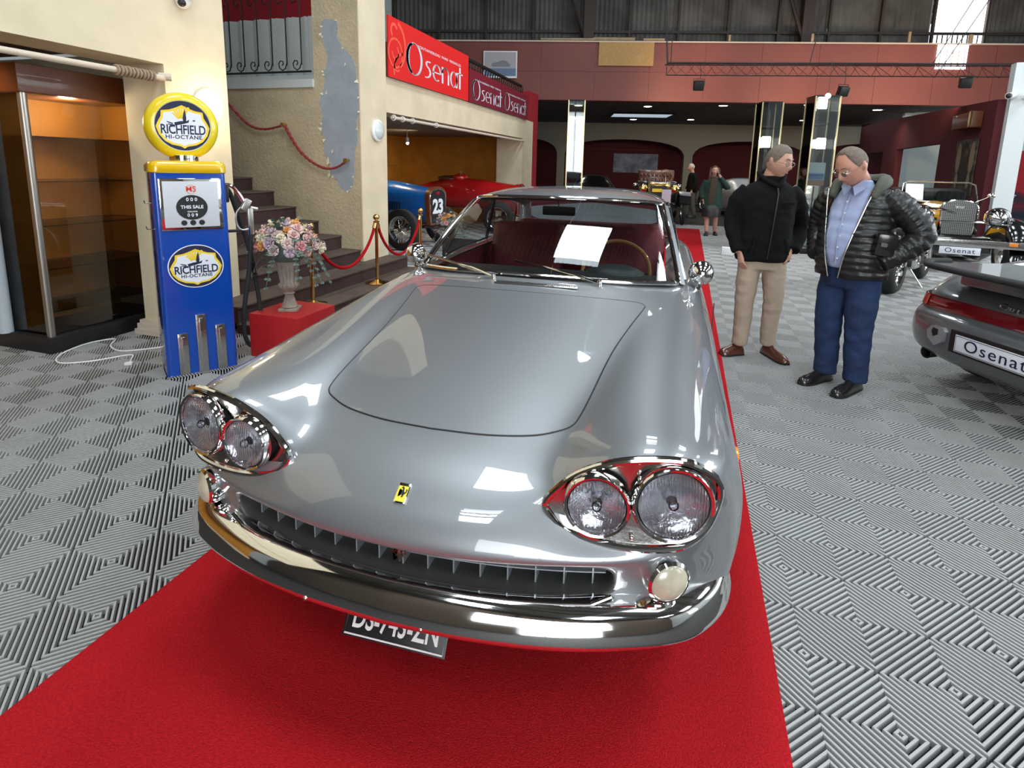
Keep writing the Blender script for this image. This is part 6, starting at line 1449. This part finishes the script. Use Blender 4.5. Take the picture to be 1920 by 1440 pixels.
MB().box((0, 2.1, .27), (1.25, 3.6, .06)).box((0, .8, .5), (1.1, .7, .3)).build('underside', M['black'], PC)
def far_coupe(lab, loc, rot, paint, paper=False):
    o = thing('car', lab, 'car', loc, rot); me = CM.copy(); me.materials.clear(); me.materials.append(paint); me.materials.append(M['dark_glass']); link('body_shell', me, o)
    for y in (.78, 3.42):
        for sg in (-1, 1): car_wheel(o, sg*.68, y, .31, .19)
    for sg in (-1, 1): MB().ball((sg*.58, 4.02, .66), .085, 8, (1, .5, 1)).build('headlamp', M['lens'], o)
    MB().box((0, 4.225, .42), (1.2, .03, .08), bev=.01).build('bumper_strip', M['rubber'], o)
    if paper: MB().box((0, 3.0, 1.04), (.30, .01, .22), (-1.1, 0, 0)).build('price_sheet', M['white_print'], o)
    return o
far_coupe('silver coupe parked far behind the two standing men', (4.0, 18.6, 0), math.radians(160), M['silver_paint'])
far_coupe('dark blue car with a white sheet in its window at the right edge', (7.05, 18.8, 0), math.radians(180), M['navy_paint'], True)
far_coupe('silver car standing beyond the glass towers', (.9, 22.6, 0), math.radians(205), M['silver_paint'])
far_coupe('black car in the dark left arch of the far hall', (-3.7, 22.6, 0), math.radians(190), M['black_gloss'])

# ---------------------------------------------------------------- yellow and black roadster facing us
RA_ = thing('car', 'yellow and black vintage style roadster with big round headlamps and a mesh grille', 'car', (3.97, 9.95, 0), math.atan2(-.15, .989))
# local: x to the viewer's right, y away, z up
mb = MB().use(M['car_yellow']); secs = []
P = []
for y, w, zt, zb in ((.38, .23, 1.06, .5), (.40, .235, 1.07, .5), (1.0, .30, 1.06, .5), (1.6, .40, 1.06, .5), (1.75, .44, 1.06, .5)):
    P.append([(w*math.cos(a)*(1.0), y, zb+(zt-zb)*(math.sin(a)**.55 if math.sin(a) > 0 else 0)) for a in np.linspace(PI, 0, 17)])
mb.grid(P); mb.build('bonnet', None, RA_, ang=60)
MB().box((0, .50, 1.045), (.03, .2, .01)).box((0, 1.05, 1.065), (.03, 1.1, .02)).build('bonnet_hinge', M['chrome'], RA_)
def horseshoe(w, z0, z1, n=20): return [(-w*.84, z0), (-w*.95, z0+.2)]+[(-w*math.cos(PI*k/n), z1-w*.55+w*.55*math.sin(PI*k/n)) for k in range(n+1)]+[(w*.95, z0+.2), (w*.84, z0)]
m, nt, p = new_mat('wire_mesh_grille'); tc = nt.nodes.new('ShaderNodeTexCoord'); ck = nt.nodes.new('ShaderNodeTexChecker'); ck.inputs['Scale'].default_value = 60; ck.inputs['Color1'].default_value = (.30, .30, .29, 1); ck.inputs['Color2'].default_value = (.06, .06, .06, 1)
mp = nt.nodes.new('ShaderNodeMapping'); mp.inputs['Rotation'].default_value = (0, math.radians(45), 0); nt.links.new(tc.outputs['Object'], mp.inputs[0]); nt.links.new(mp.outputs[0], ck.inputs['Vector']); nt.links.new(ck.outputs['Color'], p.inputs['Base Color']); p.inputs['Metallic'].default_value = .6; p.inputs['Roughness'].default_value = .4
T = Matrix.Translation((0, .33, 0)) @ Matrix.Rotation(PI/2, 4, 'X')
g = MB().prism(horseshoe(.225, .60, 1.12), -.06, .02, T).build('grille', m, RA_); MB().tube([tuple(T @ Vector((x, z, .02))) for x, z in horseshoe(.23, .59, 1.13)], .012, 6, closed=True).build('grille_shell', M['chrome'], g)
MB().box((0, .30, 1.02), (.12, .01, .035)).build('grille_badge', M['chrome_dull'], g)
for sg in (-1, 1):
    o = MB().ball((0, 0, 0), .15, 12, (1, 1.0, 1)).build('headlamp', M['chrome'], RA_, (sg*.47, .34, .88), ang=90); MB().lathe([(.001, .175), (.10, .155), (.142, .10), (.15, .07)], 30, (0, 0, 0), 'y', caps=False).build('lens', M['lens'], o)
    MB().lathe([(.15, .06), (.158, .09), (.145, .11)], 30, (0, 0, 0), 'y', caps=False).build('lamp_rim', M['chrome'], o)
    MB().cyl((sg*.24, .42, .82), (sg*.47, .40, .80), .02, 8).build('lamp_bracket', M['chrome'], RA_)
    # swept wing
    P = []
    for y, z, wd in ((.02, .55, .10), (.05, .70, .13), (.20, .84, .15), (.45, .88, .16), (.80, .80, .16), (1.2, .60, .16), (1.7, .42, .15), (2.6, .38, .14)):
        P.append([(sg*(.70+wd*math.cos(a)*1.0), y, z-.10+.10*math.sin(a)+(-.18 if math.sin(a) < 0 else 0)*abs(math.sin(a))) for a in np.linspace(0, 2*PI, 13)[:-1]])
    MB().grid(P, close_v=True).build('wing', M['black_gloss'], RA_, ang=80)
    car_wheel(RA_, sg*.70, .55, .33, .16); car_wheel(RA_, sg*.70, 3.0, .33, .16)
    MB().box((sg*.62, -.03, .52), (.10, .02, .05), bev=.005).build('indicator', M['amber'], RA_)
    MB().tube([(sg*.52, 1.72, 1.05), (sg*.70, 1.70, 1.16)], .01, 6).ball((sg*.72, 1.70, 1.17), .06, 8, (1, .4, .8)).build('door_mirror', M['chrome'], RA_, ang=90)
MB().box((0, .0, .50), (1.66, .06, .11), bev=.012).build('bumper', M['chrome_dull'], RA_)
pl = MB().box((0, -.05, .385), (.50, .01, .11), bev=.002).build('number_plate', M['white_print'], RA_); text('Osenat', .10, M['navy'], pl, (0, -.0565, .385), (PI/2, 0, 0), .0005, 0., 1.12, 1.15)
MB().tube([(-.66, .16, .78), (-.3, .3, .80), (.3, .3, .80), (.66, .16, .78)], .012, 6).build('badge_bar', M['chrome'], RA_)
MB().box((0, 2.3, .70), (1.20, 1.5, .62), bev=.12).box((0, 3.3, .66), (1.1, .9, .5), bev=.15).box((0, .5, .45), (.9, .5, .25), bev=.03).build('body_tub', M['black_gloss'], RA_)
loop = [(-.56, 1.70, 1.04), (-.52, 1.86, 1.34), (-.44, 1.88, 1.38), (.44, 1.88, 1.38), (.52, 1.86, 1.34), (.56, 1.70, 1.04)]
o = MB().add([loop[0], loop[1], loop[2], loop[3], loop[4], loop[5]], [(0, 1, 2, 3, 4, 5)]).build('windscreen', M['glass'], RA_); MB().tube(loop, .014, 6, closed=True).build('windscreen_frame', M['chrome_dull'], o)
MB().box((0, 2.75, 1.12), (1.15, .5, .24), (.1, 0, 0), bev=.09).build('folded_hood', M['black'], RA_)
for x in (-.3, .3): MB().box((x, 2.35, 1.0), (.42, .14, .44), bev=.05).build('seat_back', M['jacket_black'], RA_)
MB().box((-.38, 1.62, 1.20), (.26, .01, .30), (-.4, 0, 0)).build('price_sheet', M['white_print'], RA_)

# ---------------------------------------------------------------- chrome motorcycle
MC = thing('motorcycle', 'chrome motorcycle with a fat rear tyre parked behind the man in the puffer jacket', 'motorcycle', (2.53, 8.02, 0), math.atan2(1.5, .86)-PI/2)
def bike_wheel(y, r, wd):
    o = MB().lathe([(r*.62, -wd*.45), (r*.85, -wd*.5), (r*.97, -wd*.3), (r, 0), (r*.97, wd*.3), (r*.85, wd*.5), (r*.62, wd*.45)], 36, axis='x', caps=False).build('wheel', M['rubber'], MC, (0, y, r), ang=70)
    mb = MB().lathe([(r*.64, -wd*.42), (r*.58, -wd*.3), (r*.58, wd*.3), (r*.64, wd*.42)], 36, axis='x', caps=False); 
    for k in range(5): a = 2*PI*k/5; mb.cyl((0, 0, 0), (0, r*.6*math.cos(a), r*.6*math.sin(a)), .025, 6)
    mb.cyl((-.07, 0, 0), (.07, 0, 0), .04, 12); mb.build('rim', M['chrome'], o)
bike_wheel(0, .32, .20); bike_wheel(1.62, .31, .13)
mb = MB(); mb.cyl((0, .78, .36), (0, .62, .66), .085, 16).cyl((0, .84, .36), (0, 1.02, .66), .085, 16).box((0, .80, .36), (.24, .34, .22), bev=.04)
mb.build('engine', M['chrome'], MC)
for k in range(6):
    for a, b in (((0, .78, .36), (0, .62, .66)), ((0, .84, .36), (0, 1.02, .66))):
        p = Vector(a).lerp(Vector(b), .35+k*.1); d = (Vector(b)-Vector(a)).normalized(); MB().cyl(p-d*.006, p+d*.006, .105, 16).build('cooling_fin', M['chrome_dull'], MC)
MB().tube(crom([(-.13, .95, .58), (-.17, .8, .40), (-.17, .4, .30), (-.17, -.15, .33)], 5), .035, 10).build('exhaust', M['chrome'], MC); MB().tube(crom([(-.13, .65, .58), (-.18, .5, .42), (-.18, .2, .40), (-.18, -.15, .43)], 5), .035, 10).build('exhaust', M['chrome'], MC)
for z in (.33, .43): MB().lathe([(.036, 0), (.052, .01), (.052, .10), (.024, .11)], 18, (-.175, -.15, z), 'y').build('exhaust_tip', M['chrome_dull'], MC)
MB().tube([(0, .0, .32), (-.09, .3, .34), (-.07, .62, .34), (0, 1.3, .72), (0, 1.36, .95)], .02, 8).tube([(0, 1.36, .95), (0, .9, .88), (0, .3, .72), (.07, .0, .34)], .02, 8).build('frame', M['black_gloss'], MC)
for x in (-.08, .08): MB().cyl((x, 1.62, .31), (x, 1.34, .98), .02, 10).build('fork', M['chrome'], MC); MB().tube(crom([(x*1.3, .05, .36), (x*1.3, .14, .62)], 3), .03, 8).build('shock', M['chrome'], MC)
MB().ball((0, 1.05, .86), .17, 10, (.8, 1.5, .7)).build('fuel_tank', M['black_gloss'], MC, ang=90); MB().box((0, .5, .76), (.24, .5, .09), bev=.04).build('saddle', M['black'], MC); MB().tube([(-.36, 1.2, 1.0), (-.2, 1.3, 1.04), (.2, 1.3, 1.04), (.36, 1.2, 1.0)], .014, 8).build('handlebar', M['chrome'], MC)
MB().ball((0, 1.50, .88), .085, 10).build('headlamp', M['chrome'], MC, ang=90)
MB().tube([(-.1, .9, .3), (-.3, .95, .3)], .012, 6).box((-.32, .95, .30), (.08, .04, .02)).tube([(.1, .9, .3), (.34, .95, .34)], .012, 6).box((.38, .95, .35), (.10, .04, .03)).build('foot_peg', M['chrome'], MC)
MB().tube([(.03, .7, .28), (.2, .75, .01)], .012, 6).build('side_stand', M['chrome_dull'], MC)

# ---------------------------------------------------------------- racing cars in the second bay
def racer(lab, loc, rot, paint, number=None):
    o = thing('racing_car', lab, 'racing car', loc, rot)   # local: nose towards -y
    P = []
    for y, w, zc, h in ((.0, .25, .76, .31), (.25, .27, .77, .32), (.8, .35, .82, .34), (1.3, .40, .84, .36), (1.6, .42, .84, .36), (2.2, .42, .78, .32), (2.8, .28, .66, .26), (3.3, .12, .62, .20), (3.6, .03, .60, .06)):
        P.append([(w*math.copysign(abs(math.cos(a))**.8, math.cos(a)), y, zc+h*math.copysign(abs(math.sin(a))**.8, math.sin(a))) for a in np.linspace(0, 2*PI, 25)[:-1]])
    mb = MB().grid(P, close_v=True); mb.build('body_shell', paint, o, ang=60)
    MB().ball((0, 1.75, 1.17), .24, 10, (1.2, 1.3, .35)).build('cockpit', M['leather_brown'], o, ang=90)
    MB().ball((0, 1.48, 1.20), .26, 10, (1.0, .7, .38)).build('scuttle_cowl', paint, o, ang=90); MB().box((-.14, 1.42, 1.30), (.16, .01, .09), (-.3, 0, 0)).build('aero_screen', M['glass'], o)
    T = Matrix.Translation((0, .0, 0)) @ Matrix.Rotation(PI/2, 4, 'X')
    g = MB().prism(horseshoe(.27, .42, 1.10), -.06, .03, T).build('radiator_shell', M['case_wood'] if number else paint, o); MB().prism(horseshoe(.225, .46, 1.05), .02, .035, T).build('radiator_core', M['black'], g); MB().tube([tuple(T @ Vector((x, z, .032))) for x, z in horseshoe(.235, .45, 1.06)], .008, 6, closed=True).build('radiator_rim', M['chrome'], g)
    if number:
        text(number, .34, M['white_print'], g, (0, -.038, .74), (PI/2, 0, 0), .002, .014, .95); MB().add([(.05*math.cos(a), -.037, .985+.026*math.sin(a)) for a in np.linspace(0, 2*PI, 17)[:-1]], [tuple(range(16))]).build('radiator_badge', M['race_red'], g)
    for y, t in ((.30, .60), (2.55, .62)):
        for sg in (-1, 1):
            w_ = car_wheel(o, sg*t, y, .36, .13)
        MB().cyl((-t, y, .36), (t, y, .36), .028, 10).build('axle', M['steel_dark'], o)
    MB().tube([(-.3, .05, .40), (0, -.02, .36), (.3, .05, .40)], .02, 6).build('front_spring', M['steel_dark'], o)
    MB().tube([(.36, .8, .62), (.46, 1.2, .50), (.46, 3.0, .46)], .03, 8).build('exhaust', M['steel_post'], o)
    for k in range(14): MB().box((-.345-.003*k*.5, .55+k*.055, .74), (.012, .018, .16)).build('louvre', M['black'], o)
    MB().box((-.39, 1.5, .82), (.012, .02, .02)).build('strap_buckle', M['chrome'], o)
    return o
racer('blue racing car number 23 with a horseshoe radiator in the arcade bay', (-4.26, 9.08, 0), math.radians(80), M['race_blue'], '23')
o = racer('red racing car parked behind the blue racer in the arcade bay', (-3.62, 12.15, 0), math.radians(88), M['race_red'])
MB().prism([(.1, 0), (.5, .0), (.42, .14), (.12, .12)], 0, .005, Matrix.Translation((.20, .4, 1.10)) @ Matrix.Rotation(PI/2, 4, 'Z')).build('white_roundel', M['white_print'], o)
# gilt bust on a glass shelf and model on it
o = thing('bust', 'small gilt bust lit on a shelf above the blue racer', 'bust', (-6.6, 10.9, 1.45)); MB().lathe([(.001, 0), (.12, 0), (.10, .04), (.05, .08), (.06, .14), (.20, .26), (.22, .33), (.10, .38), (.06, .42)], 20).ball((0, 0, .53), .115, 10, (.85, 1, 1.2)).build('figure', M['gilt'] if 'gilt' in M else pbr('gilt', (.75, .60, .28), .35, .4), o, ang=70); MB().box((0, 0, -.01), (.9, .4, .014)).build('shelf', M['glass'], o); MB().box((0, .18, -.7), (.04, .04, 1.4)).build('shelf_post', M['steel_dark'], o)
# black vintage car in the far hall
VC = thing('car', 'black vintage tourer with brass headlamps in the middle of the far hall', 'car', (-.72, 15.5, 0), math.radians(6))
MB().box((0, .9, .88), (.62, 1.1, .56), bev=.04).build('bonnet', M['black_gloss'], VC); MB().box((0, .33, .86), (.56, .05, .52), bev=.02).build('radiator', M['brass'], VC); MB().box((0, .30, .84), (.44, .02, .42)).build('radiator_core', M['black'], VC)
MB().box((0, .36, 1.13), (.60, .10, .03), bev=.008).build('radiator_cap_bar', M['chrome'], VC)
for sg in (-1, 1):
    o = MB().lathe([(.001, -.10), (.08, -.09), (.11, -.02), (.115, .05), (.10, .07), (.001, .05)], 24, axis='y').build('headlamp', M['brass'], VC, (sg*.42, .28, .98), ang=70)
    MB().ball((sg*.62, 1.35, 1.02), .07, 8).build('side_lamp', M['chrome_dull'], VC, ang=90)
    car_wheel(VC, sg*.68, .40, .42, .09); car_wheel(VC, sg*.68, 2.9, .42, .09); P = []
    for y, z in ((-.02, .62), (.1, .82), (.4, .92), (.8, .84), (1.2, .52), (2.0, .42)): P.append([(sg*.54, y, z), (sg*.84, y, z-.02), (sg*.84, y, z-.05), (sg*.54, y, z-.04)])
    MB().grid(P, close_v=True).build('mudguard', M['black_gloss'], VC)
MB().box((0, 2.3, .85), (1.15, 1.8, .62), bev=.08).build('body_tub', M['black_gloss'], VC)
for k, y in enumerate((2.1, 2.9)):
    s_ = MB().box((0, y, 1.28), (1.05, .18, .40), bev=.06).build('seat_back', M['leather_brown'], VC)
    for i in range(9):
        for j in range(2): MB().ball((-.44+i*.11, y-.09, 1.18+j*.15), .045, 6, (1, .5, 1.3)).build('button_tuft', M['leather_brown'], s_, ang=90)
MB().tube(ring_pts((.25, 1.75, 1.30), .19, 24, 'xz'), .014, 6, closed=True).cyl((.25, 1.75, 1.30), (.25, 1.4, .95), .016, 8).build('steering_wheel', M['wood'], VC)
MB().box((0, 3.5, 1.25), (1.1, .35, .22), bev=.09).build('folded_hood', M['black'], VC)
MB().box((-.05, .22, .93), (.26, .01, .09)).build('yellow_sign', M['yellow_print'], VC); MB().box((.20, .18, .78), (.24, .01, .36)).build('price_sheet', pbr('lilac_paper', (.62, .50, .58), .7), VC)
MB().box((0, .35, .42), (1.3, .06, .06)).build('front_axle', M['steel_dark'], VC)
# framed photo behind it on the red wall of the far hall
o = thing('wall_photo', 'large blue-grey photograph hung inside the middle arch', 'photograph', wl(4.3, BD+1.30, 1.75), WA); MB().box((0, 0, 0), (2.0, .03, .85)).build('print', pbr('night_blue_print', (.08, .11, .19), .5, var=.8, vscale=2.5, col2=(.25, .32, .42)), o)
